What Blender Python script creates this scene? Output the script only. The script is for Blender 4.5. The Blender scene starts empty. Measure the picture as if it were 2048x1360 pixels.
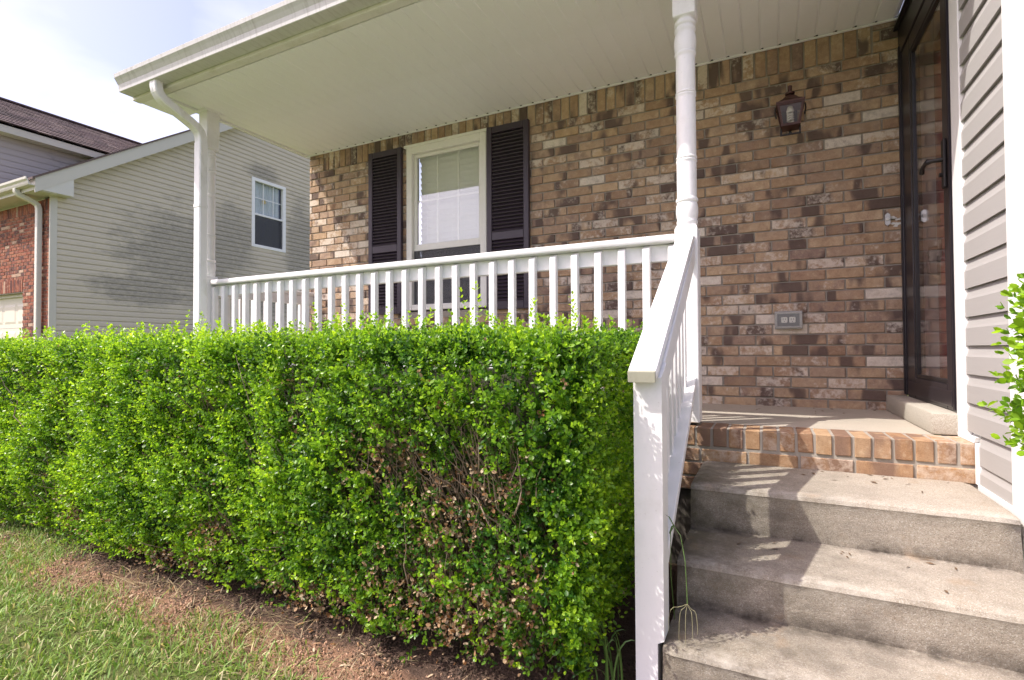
import bpy, bmesh, math, random
import numpy as np
from mathutils import Vector, Matrix
random.seed(7)
rng = np.random.default_rng(11)
C = bpy.context.scene.collection
SC = bpy.context.scene

# ------------------------------------------------------------------ camera
# the origin of the place is the photographer's eye; the ground is 1.05 m below it
GZ = -1.05
cam_d = bpy.data.cameras.new('camera')
cam = bpy.data.objects.new('camera', cam_d)
C.objects.link(cam)
cam.matrix_world = Matrix(((0.89630945, 0.01281052, 0.44324402, 0), (0.44340121, -0.01467961, -0.89620303, 0),
                           (-0.00497418, 0.99981018, -0.01883767, 0), (0, 0, 0, 1)))
cam_d.sensor_width = 36
cam_d.lens = 36 * 1038 / 2048
cam_d.clip_start = 0.02
cam_d.clip_end = 900
SC.camera = cam

# ------------------------------------------------------------------ sun, sky, exposure
LIGHT = Vector((0.585, 0.47, -1)).normalized()
sun_d = bpy.data.lights.new('sun', 'SUN')
sun_d.energy = 2.3
sun_d.angle = math.radians(0.55)
sun_d.color = (1, 0.95, 0.88)
sun = bpy.data.objects.new('sun', sun_d)
sun.rotation_euler = LIGHT.to_track_quat('-Z', 'Y').to_euler()
sun.location = (-6, -5, 9)
C.objects.link(sun)
W = bpy.data.worlds.new('World')
SC.world = W
W.use_nodes = True
wn = W.node_tree.nodes
wl = W.node_tree.links
bg = wn['Background']
bg.inputs['Strength'].default_value = 0.15
sky = wn.new('ShaderNodeTexSky')
sky.sky_type = 'NISHITA'
sky.sun_disc = False
sky.sun_elevation = math.asin(-LIGHT.z)
sky.sun_rotation = math.atan2(-LIGHT.x, -LIGHT.y)
sky.air_density = 1.0
sky.dust_density = 4.0
sky.ozone_density = 1.5
tc = wn.new('ShaderNodeTexCoord')
mp = wn.new('ShaderNodeMapping')
mp.inputs['Scale'].default_value = (1, 1, 2.6)
cl = wn.new('ShaderNodeTexNoise')
cl.inputs['Scale'].default_value = 1.7
cl.inputs['Detail'].default_value = 6
cl.inputs['Roughness'].default_value = 0.5
cr = wn.new('ShaderNodeMapRange')
cr.inputs['From Min'].default_value = 0.42
cr.inputs['From Max'].default_value = 0.72
cr.inputs['To Min'].default_value = 0.0
cr.inputs['To Max'].default_value = 0.6
mixc = wn.new('ShaderNodeMix')
mixc.data_type = 'RGBA'
mixc.inputs['B'].default_value = (6.2, 6.8, 7.2, 1)      # thin bright cloud veil
wl.new(tc.outputs['Generated'], mp.inputs['Vector'])
wl.new(mp.outputs['Vector'], cl.inputs['Vector'])
wl.new(cl.outputs['Fac'], cr.inputs['Value'])
wl.new(cr.outputs['Result'], mixc.inputs['Factor'])
wl.new(sky.outputs['Color'], mixc.inputs['A'])
tint = wn.new('ShaderNodeMix')
tint.data_type = 'RGBA'
tint.blend_type = 'MULTIPLY'
tint.inputs['Factor'].default_value = 1
tint.inputs['B'].default_value = (0.83, 0.715, 0.775, 1)     # summer haze takes some blue out of the sky
wl.new(mixc.outputs['Result'], tint.inputs['A'])
wl.new(tint.outputs['Result'], bg.inputs['Color'])
SC.view_settings.view_transform = 'Standard'
SC.view_settings.look = 'None'
SC.view_settings.gamma = 1
SC.view_settings.use_curve_mapping = False
SC.view_settings.exposure = 1.38
SC.cycles.max_bounces = 10
SC.cycles.transparent_max_bounces = 16

# ------------------------------------------------------------------ material helpers
class G:
    """small shader-graph writer"""
    def __init__(s, name):
        s.m = bpy.data.materials.new(name)
        s.m.use_nodes = True
        s.t = s.m.node_tree
        s.b = s.t.nodes['Principled BSDF']
        s.out = s.t.nodes['Material Output']
        s._obj = None
    def n(s, typ, ins=None, **kw):
        nd = s.t.nodes.new(typ)
        for k, v in kw.items():
            setattr(nd, k, v)
        for k, v in (ins or {}).items():
            s.put(nd.inputs[k], v)
        return nd
    def put(s, sock, v):
        if isinstance(v, bpy.types.NodeSocket):
            s.t.links.new(v, sock)
        elif isinstance(v, (tuple, list)) and len(v) == 3 and sock.type == 'RGBA':
            sock.default_value = (*v, 1)
        else:
            sock.default_value = v
    def obj(s):
        if s._obj is None:
            s._obj = s.n('ShaderNodeTexCoord').outputs['Object']
        return s._obj
    def mapped(s, vec, scale=(1, 1, 1), loc=(0, 0, 0)):
        return s.n('ShaderNodeMapping', {'Vector': vec, 'Scale': scale, 'Location': loc}).outputs[0]
    def noise(s, scale, detail=3, rough=0.55, vec=None, dist=0):
        return s.n('ShaderNodeTexNoise', {'Vector': vec or s.obj(), 'Scale': scale, 'Detail': detail, 'Roughness': rough, 'Distortion': dist}).outputs['Fac']
    def vor(s, scale, vec=None, out='Distance', feature='F1'):
        return s.n('ShaderNodeTexVoronoi', {'Vector': vec or s.obj(), 'Scale': scale}, feature=feature).outputs[out]
    def math(s, op, a, b=0.0, clamp=False):
        nd = s.n('ShaderNodeMath', operation=op, use_clamp=clamp)
        s.put(nd.inputs[0], a)
        s.put(nd.inputs[1], b)
        return nd.outputs[0]
    def rng(s, v, a, b, c=0.0, d=1.0, smooth=False):
        return s.n('ShaderNodeMapRange', {'Value': v, 'From Min': a, 'From Max': b, 'To Min': c, 'To Max': d},
                   interpolation_type='SMOOTHSTEP' if smooth else 'LINEAR').outputs['Result']
    def mix(s, f, a, b, mode='MIX'):
        nd = s.n('ShaderNodeMix', data_type='RGBA', blend_type=mode)
        s.put(nd.inputs['Factor'], f)
        s.put(nd.inputs['A'], a)
        s.put(nd.inputs['B'], b)
        return nd.outputs['Result']
    def ramp(s, f, stops, const=False):
        nd = s.n('ShaderNodeValToRGB')
        e = nd.color_ramp.elements
        while len(e) < len(stops):
            e.new(0.5)
        for k, (p, c) in enumerate(stops):
            e[k].position = p
            e[k].color = (*c, 1)
        if const:
            nd.color_ramp.interpolation = 'CONSTANT'
        s.put(nd.inputs[0], f)
        return nd.outputs['Color']
    def sep(s, vec):
        return s.n('ShaderNodeSeparateXYZ', {0: vec}).outputs
    def bump(s, h, strength=0.5, dist=0.01, normal=None):
        nd = s.n('ShaderNodeBump', {'Height': h, 'Strength': strength, 'Distance': dist})
        if normal is not None:
            s.put(nd.inputs['Normal'], normal)
        return nd.outputs['Normal']
    def rnd(s):
        """a random number per object, or per piece where the mesh carries one"""
        a = s.n('ShaderNodeAttribute', attribute_name='rnd').outputs['Fac']
        o = s.n('ShaderNodeObjectInfo').outputs['Random']
        return s.math('FRACT', s.math('ADD', a, o))
    def fin(s, color, rough=0.6, normal=None, **kw):
        s.put(s.b.inputs['Base Color'], color)
        s.put(s.b.inputs['Roughness'], rough)
        if normal is not None:
            s.put(s.b.inputs['Normal'], normal)
        for k, v in kw.items():
            s.put(s.b.inputs[k], v)
        return s.m

def brick_material(name, palette, pale, dark, white_amount, cream_over=0.955):
    g = G(name)
    r = g.rnd()
    r2 = g.math('FRACT', g.math('MULTIPLY', r, 17.31))
    r3 = g.math('FRACT', g.math('MULTIPLY', r, 91.77))
    off = g.math('MULTIPLY', r, 53.0)
    p = g.n('ShaderNodeVectorMath', operation='ADD')
    g.put(p.inputs[0], g.obj())
    comb = g.n('ShaderNodeCombineXYZ', {0: off, 1: off, 2: off})
    g.put(p.inputs[1], comb.outputs[0])
    v = p.outputs[0]
    base = g.ramp(r2, palette)
    tone = g.noise(11, 5, 0.7, g.mapped(v, (1, 1, 0.7)))
    base = g.mix(g.rng(tone, 0.38, 0.62, 0, 0.85), base, g.ramp(r3, palette))
    blot = g.noise(28, 4, 0.7, v)
    base = g.mix(g.rng(blot, 0.5, 0.72, 0, 0.5), base, g.mix(1.0, base, (0.5, 0.42, 0.4), 'MULTIPLY'))
    base = g.mix(g.rng(blot, 0.46, 0.3, 0, 0.4), base, (0.62, 0.5, 0.34))
    # burnt patches left by the kiln, part of a brick only
    dk = g.noise(7.5, 2, 0.5, g.mapped(v, (1, 1, 0.35), (3, 1, 7)))
    dk = g.rng(dk, g.math('SUBTRACT', 0.62, g.math('MULTIPLY', r3, 0.17)), g.math('SUBTRACT', 0.7, g.math('MULTIPLY', r3, 0.17)), 0, 0.85)
    base = g.mix(dk, base, dark)
    # lime wash and efflorescence
    wn_ = g.noise(34, 5, 0.7, v)
    wm = g.noise(6, 2, 0.5, g.mapped(v, (1, 1, 1), (9, 4, 2)))
    th = g.rng(r, 0.0, 1.0, 0.74, 0.74 - white_amount)
    wf = g.rng(g.math('ADD', g.math('MULTIPLY', wn_, 0.6), g.math('MULTIPLY', wm, 0.4)), th, g.math('ADD', th, 0.12), 0, 0.7)
    base = g.mix(wf, base, pale)
    cream = g.math('GREATER_THAN', r3, cream_over)
    base = g.mix(g.math('MULTIPLY', cream, g.rng(wn_, 0.3, 0.6, 0.5, 0.95)), base, pale)
    fine = g.noise(260, 3, 0.7, v)
    base = g.mix(0.5, base, g.ramp(fine, [(0.25, (0.45, 0.42, 0.4)), (0.55, (1, 1, 1)), (0.8, (1.0, 1.0, 1.0))]), 'MULTIPLY')
    pits = g.rng(g.vor(150, v), 0.0, 0.28, 0, 1)
    h = g.math('ADD', g.math('MULTIPLY', fine, 0.5), g.math('ADD', g.math('MULTIPLY', pits, 0.4), g.math('MULTIPLY', wn_, 0.6)))
    return g.fin(base, 0.92, g.bump(h, 0.55, 0.004), **{'Specular IOR Level': 0.25})

M = {}
M['brick'] = brick_material('brown_brick', [(0, (0.29, 0.185, 0.12)), (0.2, (0.47, 0.33, 0.205)), (0.42, (0.35, 0.23, 0.155)), (0.62, (0.55, 0.41, 0.27)), (0.78, (0.26, 0.18, 0.145)), (1, (0.43, 0.315, 0.22))],
                            (0.7, 0.63, 0.54), (0.095, 0.068, 0.062), 0.33)
M['edge_brick'] = brick_material('orange_brick', [(0, (0.33, 0.195, 0.105)), (0.4, (0.43, 0.275, 0.155)), (0.7, (0.3, 0.175, 0.105)), (1, (0.42, 0.285, 0.17))],
                                 (0.55, 0.45, 0.36), (0.2, 0.125, 0.09), 0.32, 2.0)
M['red_brick'] = brick_material('red_brick', [(0, (0.25, 0.075, 0.045)), (0.3, (0.33, 0.12, 0.075)), (0.55, (0.18, 0.07, 0.055)), (0.8, (0.38, 0.17, 0.1)), (1, (0.28, 0.1, 0.07))],
                                (0.5, 0.36, 0.26), (0.09, 0.05, 0.05), 0.02)

def mortar():
    g = G('mortar')
    n = g.noise(60, 4, 0.7)
    c = g.mix(g.noise(3, 3), (0.27, 0.24, 0.2), (0.37, 0.335, 0.285))
    return g.fin(c, 0.95, g.bump(n, 0.6, 0.004))
M['mortar'] = mortar()

def white_paint(name, col, dirt=(0.45, 0.44, 0.36), amt=0.35, rough=0.42, fine=120):
    g = G(name)
    n = g.noise(4, 5, 0.65)
    c = g.mix(g.rng(n, 0.52, 0.75, 0, amt), col, dirt)
    sp = g.noise(fine, 2, 0.5)
    c = g.mix(g.rng(sp, 0.68, 0.74, 0, amt * 0.7), c, (0.3, 0.28, 0.22))
    grain = g.noise(40, 4, 0.6, g.mapped(g.obj(), (4, 4, 0.4)))
    return g.fin(c, rough, g.bump(grain, 0.12, 0.003))
M['white'] = white_paint('white_painted_wood', (0.8, 0.8, 0.8), amt=0.32)
M['white_trim'] = white_paint('white_vinyl_trim', (0.8, 0.8, 0.79), amt=0.12)
M['soffit'] = white_paint('cream_vinyl_soffit', (0.88, 0.885, 0.89), (0.76, 0.765, 0.71), 0.25, 0.5)
M['fascia'] = white_paint('cream_fascia', (0.72, 0.71, 0.66), (0.42, 0.43, 0.27), 0.65, 0.45)
def gutter_m():
    g = G('weathered_gutter')
    st = g.noise(5, 5, 0.7, g.mapped(g.obj(), (7, 1, 0.7)))
    c = g.mix(g.rng(st, 0.48, 0.72, 0, 0.55), (0.56, 0.56, 0.54), (0.28, 0.265, 0.22))
    c = g.mix(g.rng(g.noise(1.3, 3), 0.45, 0.75, 0, 0.35), c, (0.5, 0.5, 0.42))
    return g.fin(c, 0.4, g.bump(st, 0.1, 0.002))
M['gutter'] = gutter_m()
def downspout_m():
    g = G('white_downspout')
    z = g.sep(g.obj())[2]
    st = g.noise(14, 4, 0.6, g.mapped(g.obj(), (1, 1, 0.5)))
    c = g.mix(g.rng(st, 0.5, 0.75, 0, 0.5), (0.78, 0.78, 0.77), (0.42, 0.42, 0.33))
    return g.fin(c, 0.38)
M['downspout'] = downspout_m()

def siding(name, col, stain=None):
    g = G(name)
    gr = g.noise(22, 4, 0.65, g.mapped(g.obj(), (0.6, 0.25, 6)))
    c = g.mix(g.rng(gr, 0.3, 0.7, 0, 0.22), col, tuple(x * 0.82 for x in col))
    if stain:
        c = stain(g, c)
    return g.fin(c, 0.55, g.bump(gr, 0.15, 0.002))
M['siding'] = siding('taupe_vinyl_siding', (0.385, 0.375, 0.365))
NB = Vector((-11.0, 4.42, GZ))                       # neighbour house origin
def mildew(g, c):
    # grey-black mildew that has grown on the shaded middle of the gable wall
    x, y, z = g.sep(g.obj())
    def blob(cy, cz, ry, rz):
        dy = g.math('DIVIDE', g.math('SUBTRACT', y, cy), ry)
        dz = g.math('DIVIDE', g.math('SUBTRACT', z, cz), rz)
        return g.math('SQRT', g.math('ADD', g.math('MULTIPLY', dy, dy), g.math('MULTIPLY', dz, dz)))
    d = blob(2.3, 3.05, 1.45, 1.05)
    for b in ((1.55, 2.25, 1.1, 0.35), (3.35, 3.55, 0.75, 0.95), (5.35, 3.6, 0.6, 1.6), (4.15, 5.35, 0.55, 0.25), (4.4, 2.3, 1.2, 0.5)):
        d = g.math('MINIMUM', d, blob(*b))
    edge = g.math('ADD', d, g.math('MULTIPLY', g.math('SUBTRACT', g.noise(2.4, 8, 0.78, g.mapped(g.obj(), (1, 0.7, 1.5))), 0.5), 2.0))
    f = g.rng(edge, 0.62, 1.05, 0.72, 0)
    cells = g.rng(g.noise(26, 5, 0.75, g.mapped(g.obj(), (1, 0.6, 1.6))), 0.3, 0.68, 0.3, 1)
    c = g.mix(g.math('MULTIPLY', f, cells), c, (0.13, 0.124, 0.108))
    sp = g.rng(g.noise(3.2, 6, 0.75, g.mapped(g.obj(), (1, 0.5, 2))), 0.55, 0.78, 0, 0.4)
    return g.mix(sp, c, (0.2, 0.19, 0.14))
M['nb_siding'] = siding('beige_vinyl_siding', (0.57, 0.51, 0.395), mildew)
def soot(g, c):
    f = g.rng(g.noise(4, 5, 0.7, g.mapped(g.obj(), (1, 0.8, 1.6))), 0.5, 0.68, 0, 0.75)
    y = g.rng(g.sep(g.obj())[1], 0.3, 0.9, 0, 1)
    return g.mix(g.math('MULTIPLY', f, y), c, (0.07, 0.065, 0.07))
M['nb_siding_up'] = siding('grey_vinyl_siding', (0.4, 0.365, 0.355), soot)
M['nb_trim'] = white_paint('beige_trim', (0.55, 0.525, 0.45), amt=0.2)
M['nb_box'] = white_paint('pale_trim', (0.6, 0.585, 0.52), amt=0.15)

def shingle():
    g = G('asphalt_shingle')
    r = g.rnd()
    c = g.ramp(r, [(0, (0.075, 0.055, 0.055)), (0.35, (0.15, 0.11, 0.1)), (0.7, (0.11, 0.075, 0.08)), (1, (0.19, 0.145, 0.13))])
    n = g.noise(140, 3, 0.7)
    c = g.mix(0.6, c, g.ramp(n, [(0.3, (0.5, 0.5, 0.5)), (0.6, (1, 1, 1))]), 'MULTIPLY')
    return g.fin(c, 0.95, g.bump(n, 0.5, 0.004))
M['shingle'] = shingle()

Z1_, Z2_, Z3_ = -0.532, -0.699, -0.847              # heights of the three treads
def concrete(name, lo, hi, pit=1.0, stains=True, edge_wear=None):
    g = G(name)
    big = g.noise(2.2, 5, 0.6)
    c = g.mix(g.rng(big, 0.3, 0.7), lo, hi)
    agg = g.vor(400, out='Color')
    a = g.sep(agg)[0]
    c = g.mix(g.rng(a, 0.8, 0.84, 0, 0.55 * pit), c, (0.17, 0.125, 0.09))
    c = g.mix(g.rng(a, 0.16, 0.12, 0, 0.6 * pit), c, (0.62, 0.6, 0.55))
    fine = g.noise(330, 3, 0.75)
    c = g.mix(0.55, c, g.ramp(fine, [(0.28, (0.5, 0.48, 0.45)), (0.58, (1, 1, 1))]), 'MULTIPLY')
    if stains:
        x, y, z = g.sep(g.obj())
        sn = g.noise(3.4, 6, 0.7)
        # damp algae by the hedge side of the stairs, dark grime low down on the risers
        al = g.math('MULTIPLY', g.rng(x, 0.1, -0.42), g.rng(sn, 0.32, 0.58))
        c = g.mix(g.math('MULTIPLY', al, 0.85), c, (0.1, 0.085, 0.05))
        grm = g.math('MULTIPLY', g.rng(g.noise(5, 6, 0.75, g.mapped(g.obj(), (1, 1, 2.5), (4, 2, 1))), 0.42, 0.68), g.math('ADD', g.rng(z, 0.62, 0.12, 0.1, 0.6), g.rng(x, 0.25, -0.25, 0, 0.35)))
        c = g.mix(grm, c, (0.1, 0.085, 0.07))
    if stains:
        wear = None
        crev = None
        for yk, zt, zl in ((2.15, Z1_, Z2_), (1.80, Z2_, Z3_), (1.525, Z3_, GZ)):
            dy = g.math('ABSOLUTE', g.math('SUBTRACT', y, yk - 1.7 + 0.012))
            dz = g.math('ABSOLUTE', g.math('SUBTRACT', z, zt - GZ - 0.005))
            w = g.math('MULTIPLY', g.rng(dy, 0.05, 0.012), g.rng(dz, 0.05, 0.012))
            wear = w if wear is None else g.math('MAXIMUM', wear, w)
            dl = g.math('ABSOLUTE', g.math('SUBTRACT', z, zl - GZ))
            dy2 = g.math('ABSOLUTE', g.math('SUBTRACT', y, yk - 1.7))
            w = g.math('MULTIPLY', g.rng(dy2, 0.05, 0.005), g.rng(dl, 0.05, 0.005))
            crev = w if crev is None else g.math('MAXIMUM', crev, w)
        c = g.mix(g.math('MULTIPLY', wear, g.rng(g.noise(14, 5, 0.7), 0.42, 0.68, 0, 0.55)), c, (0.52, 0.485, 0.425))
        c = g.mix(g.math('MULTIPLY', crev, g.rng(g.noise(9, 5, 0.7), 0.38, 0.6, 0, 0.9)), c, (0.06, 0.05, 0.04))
        rust = g.rng(g.noise(6.5, 4, 0.6, g.mapped(g.obj(), (1, 1, 1), (7, 3, 5))), 0.6, 0.75, 0, 0.4)
        c = g.mix(rust, c, (0.3, 0.2, 0.11))
    bl = g.vor(120)
    h = g.math('ADD', g.math('MULTIPLY', fine, 0.6), g.math('ADD', g.rng(bl, 0.0, 0.35, 0, 0.5 * pit), g.math('MULTIPLY', g.noise(45, 4), 0.8)))
    return g.fin(c, 0.93, g.bump(h, 0.6 * pit, 0.006), **{'Specular IOR Level': 0.25})
M['concrete'] = concrete('step_concrete', (0.34, 0.298, 0.242), (0.43, 0.385, 0.32), 0.7)
M['slab'] = concrete('porch_concrete', (0.4, 0.36, 0.3), (0.47, 0.42, 0.35), 0.25, False)
M['block'] = concrete('threshold_concrete', (0.4, 0.37, 0.31), (0.46, 0.43, 0.37), 0.6, False)

def plain(name, col, rough=0.5, metal=0.0, var=0.15, scale=30, bump=0.1, **kw):
    g = G(name)
    n = g.noise(scale, 4, 0.6)
    c = g.mix(g.rng(n, 0.3, 0.75, 0, 1), col, tuple(x * (1 - var) for x in col))
    g.put(g.b.inputs['Metallic'], metal)
    return g.fin(c, rough, g.bump(n, bump, 0.002), **kw)
M['shutter'] = plain('aubergine_shutter_plastic', (0.042, 0.03, 0.045), 0.42, bump=0.2)
M['door_metal'] = plain('dark_bronze_aluminium', (0.022, 0.018, 0.023), 0.34, 0.1)
M['door_black'] = plain('black_gasket', (0.012, 0.011, 0.013), 0.4)
M['maroon'] = plain('maroon_door_paint', (0.42, 0.06, 0.06), 0.4)
M['nickel'] = plain('satin_nickel', (0.55, 0.53, 0.48), 0.3, 0.9)
M['black_metal'] = plain('black_iron', (0.014, 0.012, 0.012), 0.5, 0.2)
M['copper'] = plain('oxide_red_metal', (0.085, 0.036, 0.03), 0.45, 0.3, 0.3)
M['bulb'] = plain('bulb_glass', (0.82, 0.8, 0.74), 0.3)
M['vinyl'] = plain('almond_window_vinyl', (0.79, 0.78, 0.725), 0.4, var=0.06)
M['blind'] = plain('white_blind', (0.84, 0.84, 0.8), 0.5, var=0.05)
M['dark_room'] = plain('dark_room', (0.03, 0.03, 0.035), 0.9)
M['curtain'] = plain('sheer_curtain', (0.62, 0.66, 0.66), 0.8)
M['yellow'] = plain('yellow_star', (0.7, 0.5, 0.12), 0.6)
M['caulk'] = plain('white_caulk', (0.72, 0.71, 0.68), 0.7)
M['endgrain'] = white_paint('mildewed_end_grain', (0.33, 0.325, 0.25), (0.1, 0.1, 0.06), 1.0, 0.9, 60)
M['garage'] = plain('cream_garage_door', (0.66, 0.62, 0.52), 0.5, var=0.06)
M['socket'] = plain('socket_plastic', (0.75, 0.74, 0.7), 0.4)
M['grey_box'] = plain('grey_cover', (0.33, 0.32, 0.31), 0.4)

def glass(name, f0=0.05, tint=(1, 1, 1), rough=0.0):
    """clear pane, each face mirrors by Schlick's law"""
    g = G(name)
    ge = g.n('ShaderNodeNewGeometry')
    dt = g.n('ShaderNodeVectorMath', operation='DOT_PRODUCT')
    g.put(dt.inputs[0], ge.outputs['Normal'])
    g.put(dt.inputs[1], ge.outputs['Incoming'])
    c = g.math('SUBTRACT', 1.0, g.math('ABSOLUTE', dt.outputs['Value']), True)
    fr = g.math('ADD', f0, g.math('MULTIPLY', 1 - f0, g.math('POWER', c, 5.0)))
    tr = g.n('ShaderNodeBsdfTransparent', {'Color': tint}).outputs[0]
    gl = g.n('ShaderNodeBsdfGlossy', {'Color': (1, 1, 1), 'Roughness': rough}).outputs[0]
    mx = g.n('ShaderNodeMixShader', {0: fr, 1: tr, 2: gl}).outputs[0]
    g.t.links.new(mx, g.out.inputs['Surface'])
    return g.m
M['glass'] = glass('window_glass', 0.12, (0.96, 0.97, 0.96))
M['door_glass'] = glass('storm_door_glass', 0.075, (0.95, 0.95, 0.95))
M['lamp_glass'] = glass('lantern_glass', 0.05, (0.9, 0.9, 0.88), 0.05)
M['plain_glass'] = glass('plain_glass', 0.035, (0.95, 0.96, 0.95))
def screen():
    g = G('insect_screen')
    tr = g.n('ShaderNodeBsdfTransparent').outputs[0]
    g.put(g.b.inputs['Base Color'], (0.06, 0.06, 0.07))
    g.put(g.b.inputs['Roughness'], 0.7)
    mx = g.n('ShaderNodeMixShader', {0: 0.55, 1: tr, 2: g.b.outputs[0]}).outputs[0]
    g.t.links.new(mx, g.out.inputs['Surface'])
    return g.m
M['screen'] = screen()

def leaf(name, trans=0.35, rough=0.38, spec=0.5, gain=1.6):
    g = G(name)
    c = g.n('ShaderNodeAttribute', attribute_name='col').outputs['Color']
    n = g.noise(90, 2)
    c2 = g.mix(g.rng(n, 0.3, 0.7, 0, 0.35), c, g.mix(1.0, c, (0.6, 0.7, 0.6), 'MULTIPLY'))
    g.fin(c2, rough, None, **{'Specular IOR Level': spec})
    tcol = g.mix(1.0, c, (gain, gain * 0.95, gain * 0.6), 'MULTIPLY')
    tl = g.n('ShaderNodeBsdfTranslucent', {'Color': tcol}).outputs[0]
    mx = g.n('ShaderNodeMixShader', {0: trans, 1: g.b.outputs[0], 2: tl}).outputs[0]
    g.t.links.new(mx, g.out.inputs['Surface'])
    return g.m
M['leaf'] = leaf('boxwood_leaf', 0.44, 0.34, 0.45, 1.95)
M['dry_leaf'] = leaf('dry_leaf', 0.2, 0.8, 0.2, 1.2)
M['grass'] = leaf('grass_blade', 0.3, 0.5, 0.35, 1.4)
M['twig'] = plain('grey_twig', (0.3, 0.225, 0.16), 0.9, var=0.5, scale=60)
def soil():
    g = G('soil')
    x, y, z = g.sep(g.obj())
    big = g.noise(2.6, 5, 0.65)
    clay = g.mix(g.rng(big, 0.35, 0.65), (0.47, 0.275, 0.175), (0.36, 0.225, 0.15))
    mulch = g.mix(g.noise(30, 5, 0.75), (0.09, 0.06, 0.047), (0.2, 0.135, 0.1))
    e = g.math('ADD', y, g.math('MULTIPLY', g.math('SUBTRACT', g.noise(4, 5, 0.7), 0.5), 0.28))
    c = g.mix(g.rng(e, 1.34, 1.42), clay, mulch)
    turf = g.mix(g.noise(12, 4), (0.13, 0.18, 0.045), (0.22, 0.23, 0.09))
    c = g.mix(g.rng(e, 1.22, 1.12), c, turf)
    far = g.math('MAXIMUM', g.rng(y, 2.6, 3.0), g.rng(x, -5.0, -5.4))
    c = g.mix(far, c, turf)
    fine = g.noise(140, 4, 0.75)
    c = g.mix(0.6, c, g.ramp(fine, [(0.3, (0.45, 0.42, 0.4)), (0.62, (1, 1, 1))]), 'MULTIPLY')
    return g.fin(c, 0.97, g.bump(g.math('ADD', fine, g.math('MULTIPLY', g.noise(28, 5, 0.7), 2.0)), 1.0, 0.016), **{'Specular IOR Level': 0.1})
M['soil'] = soil()

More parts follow.
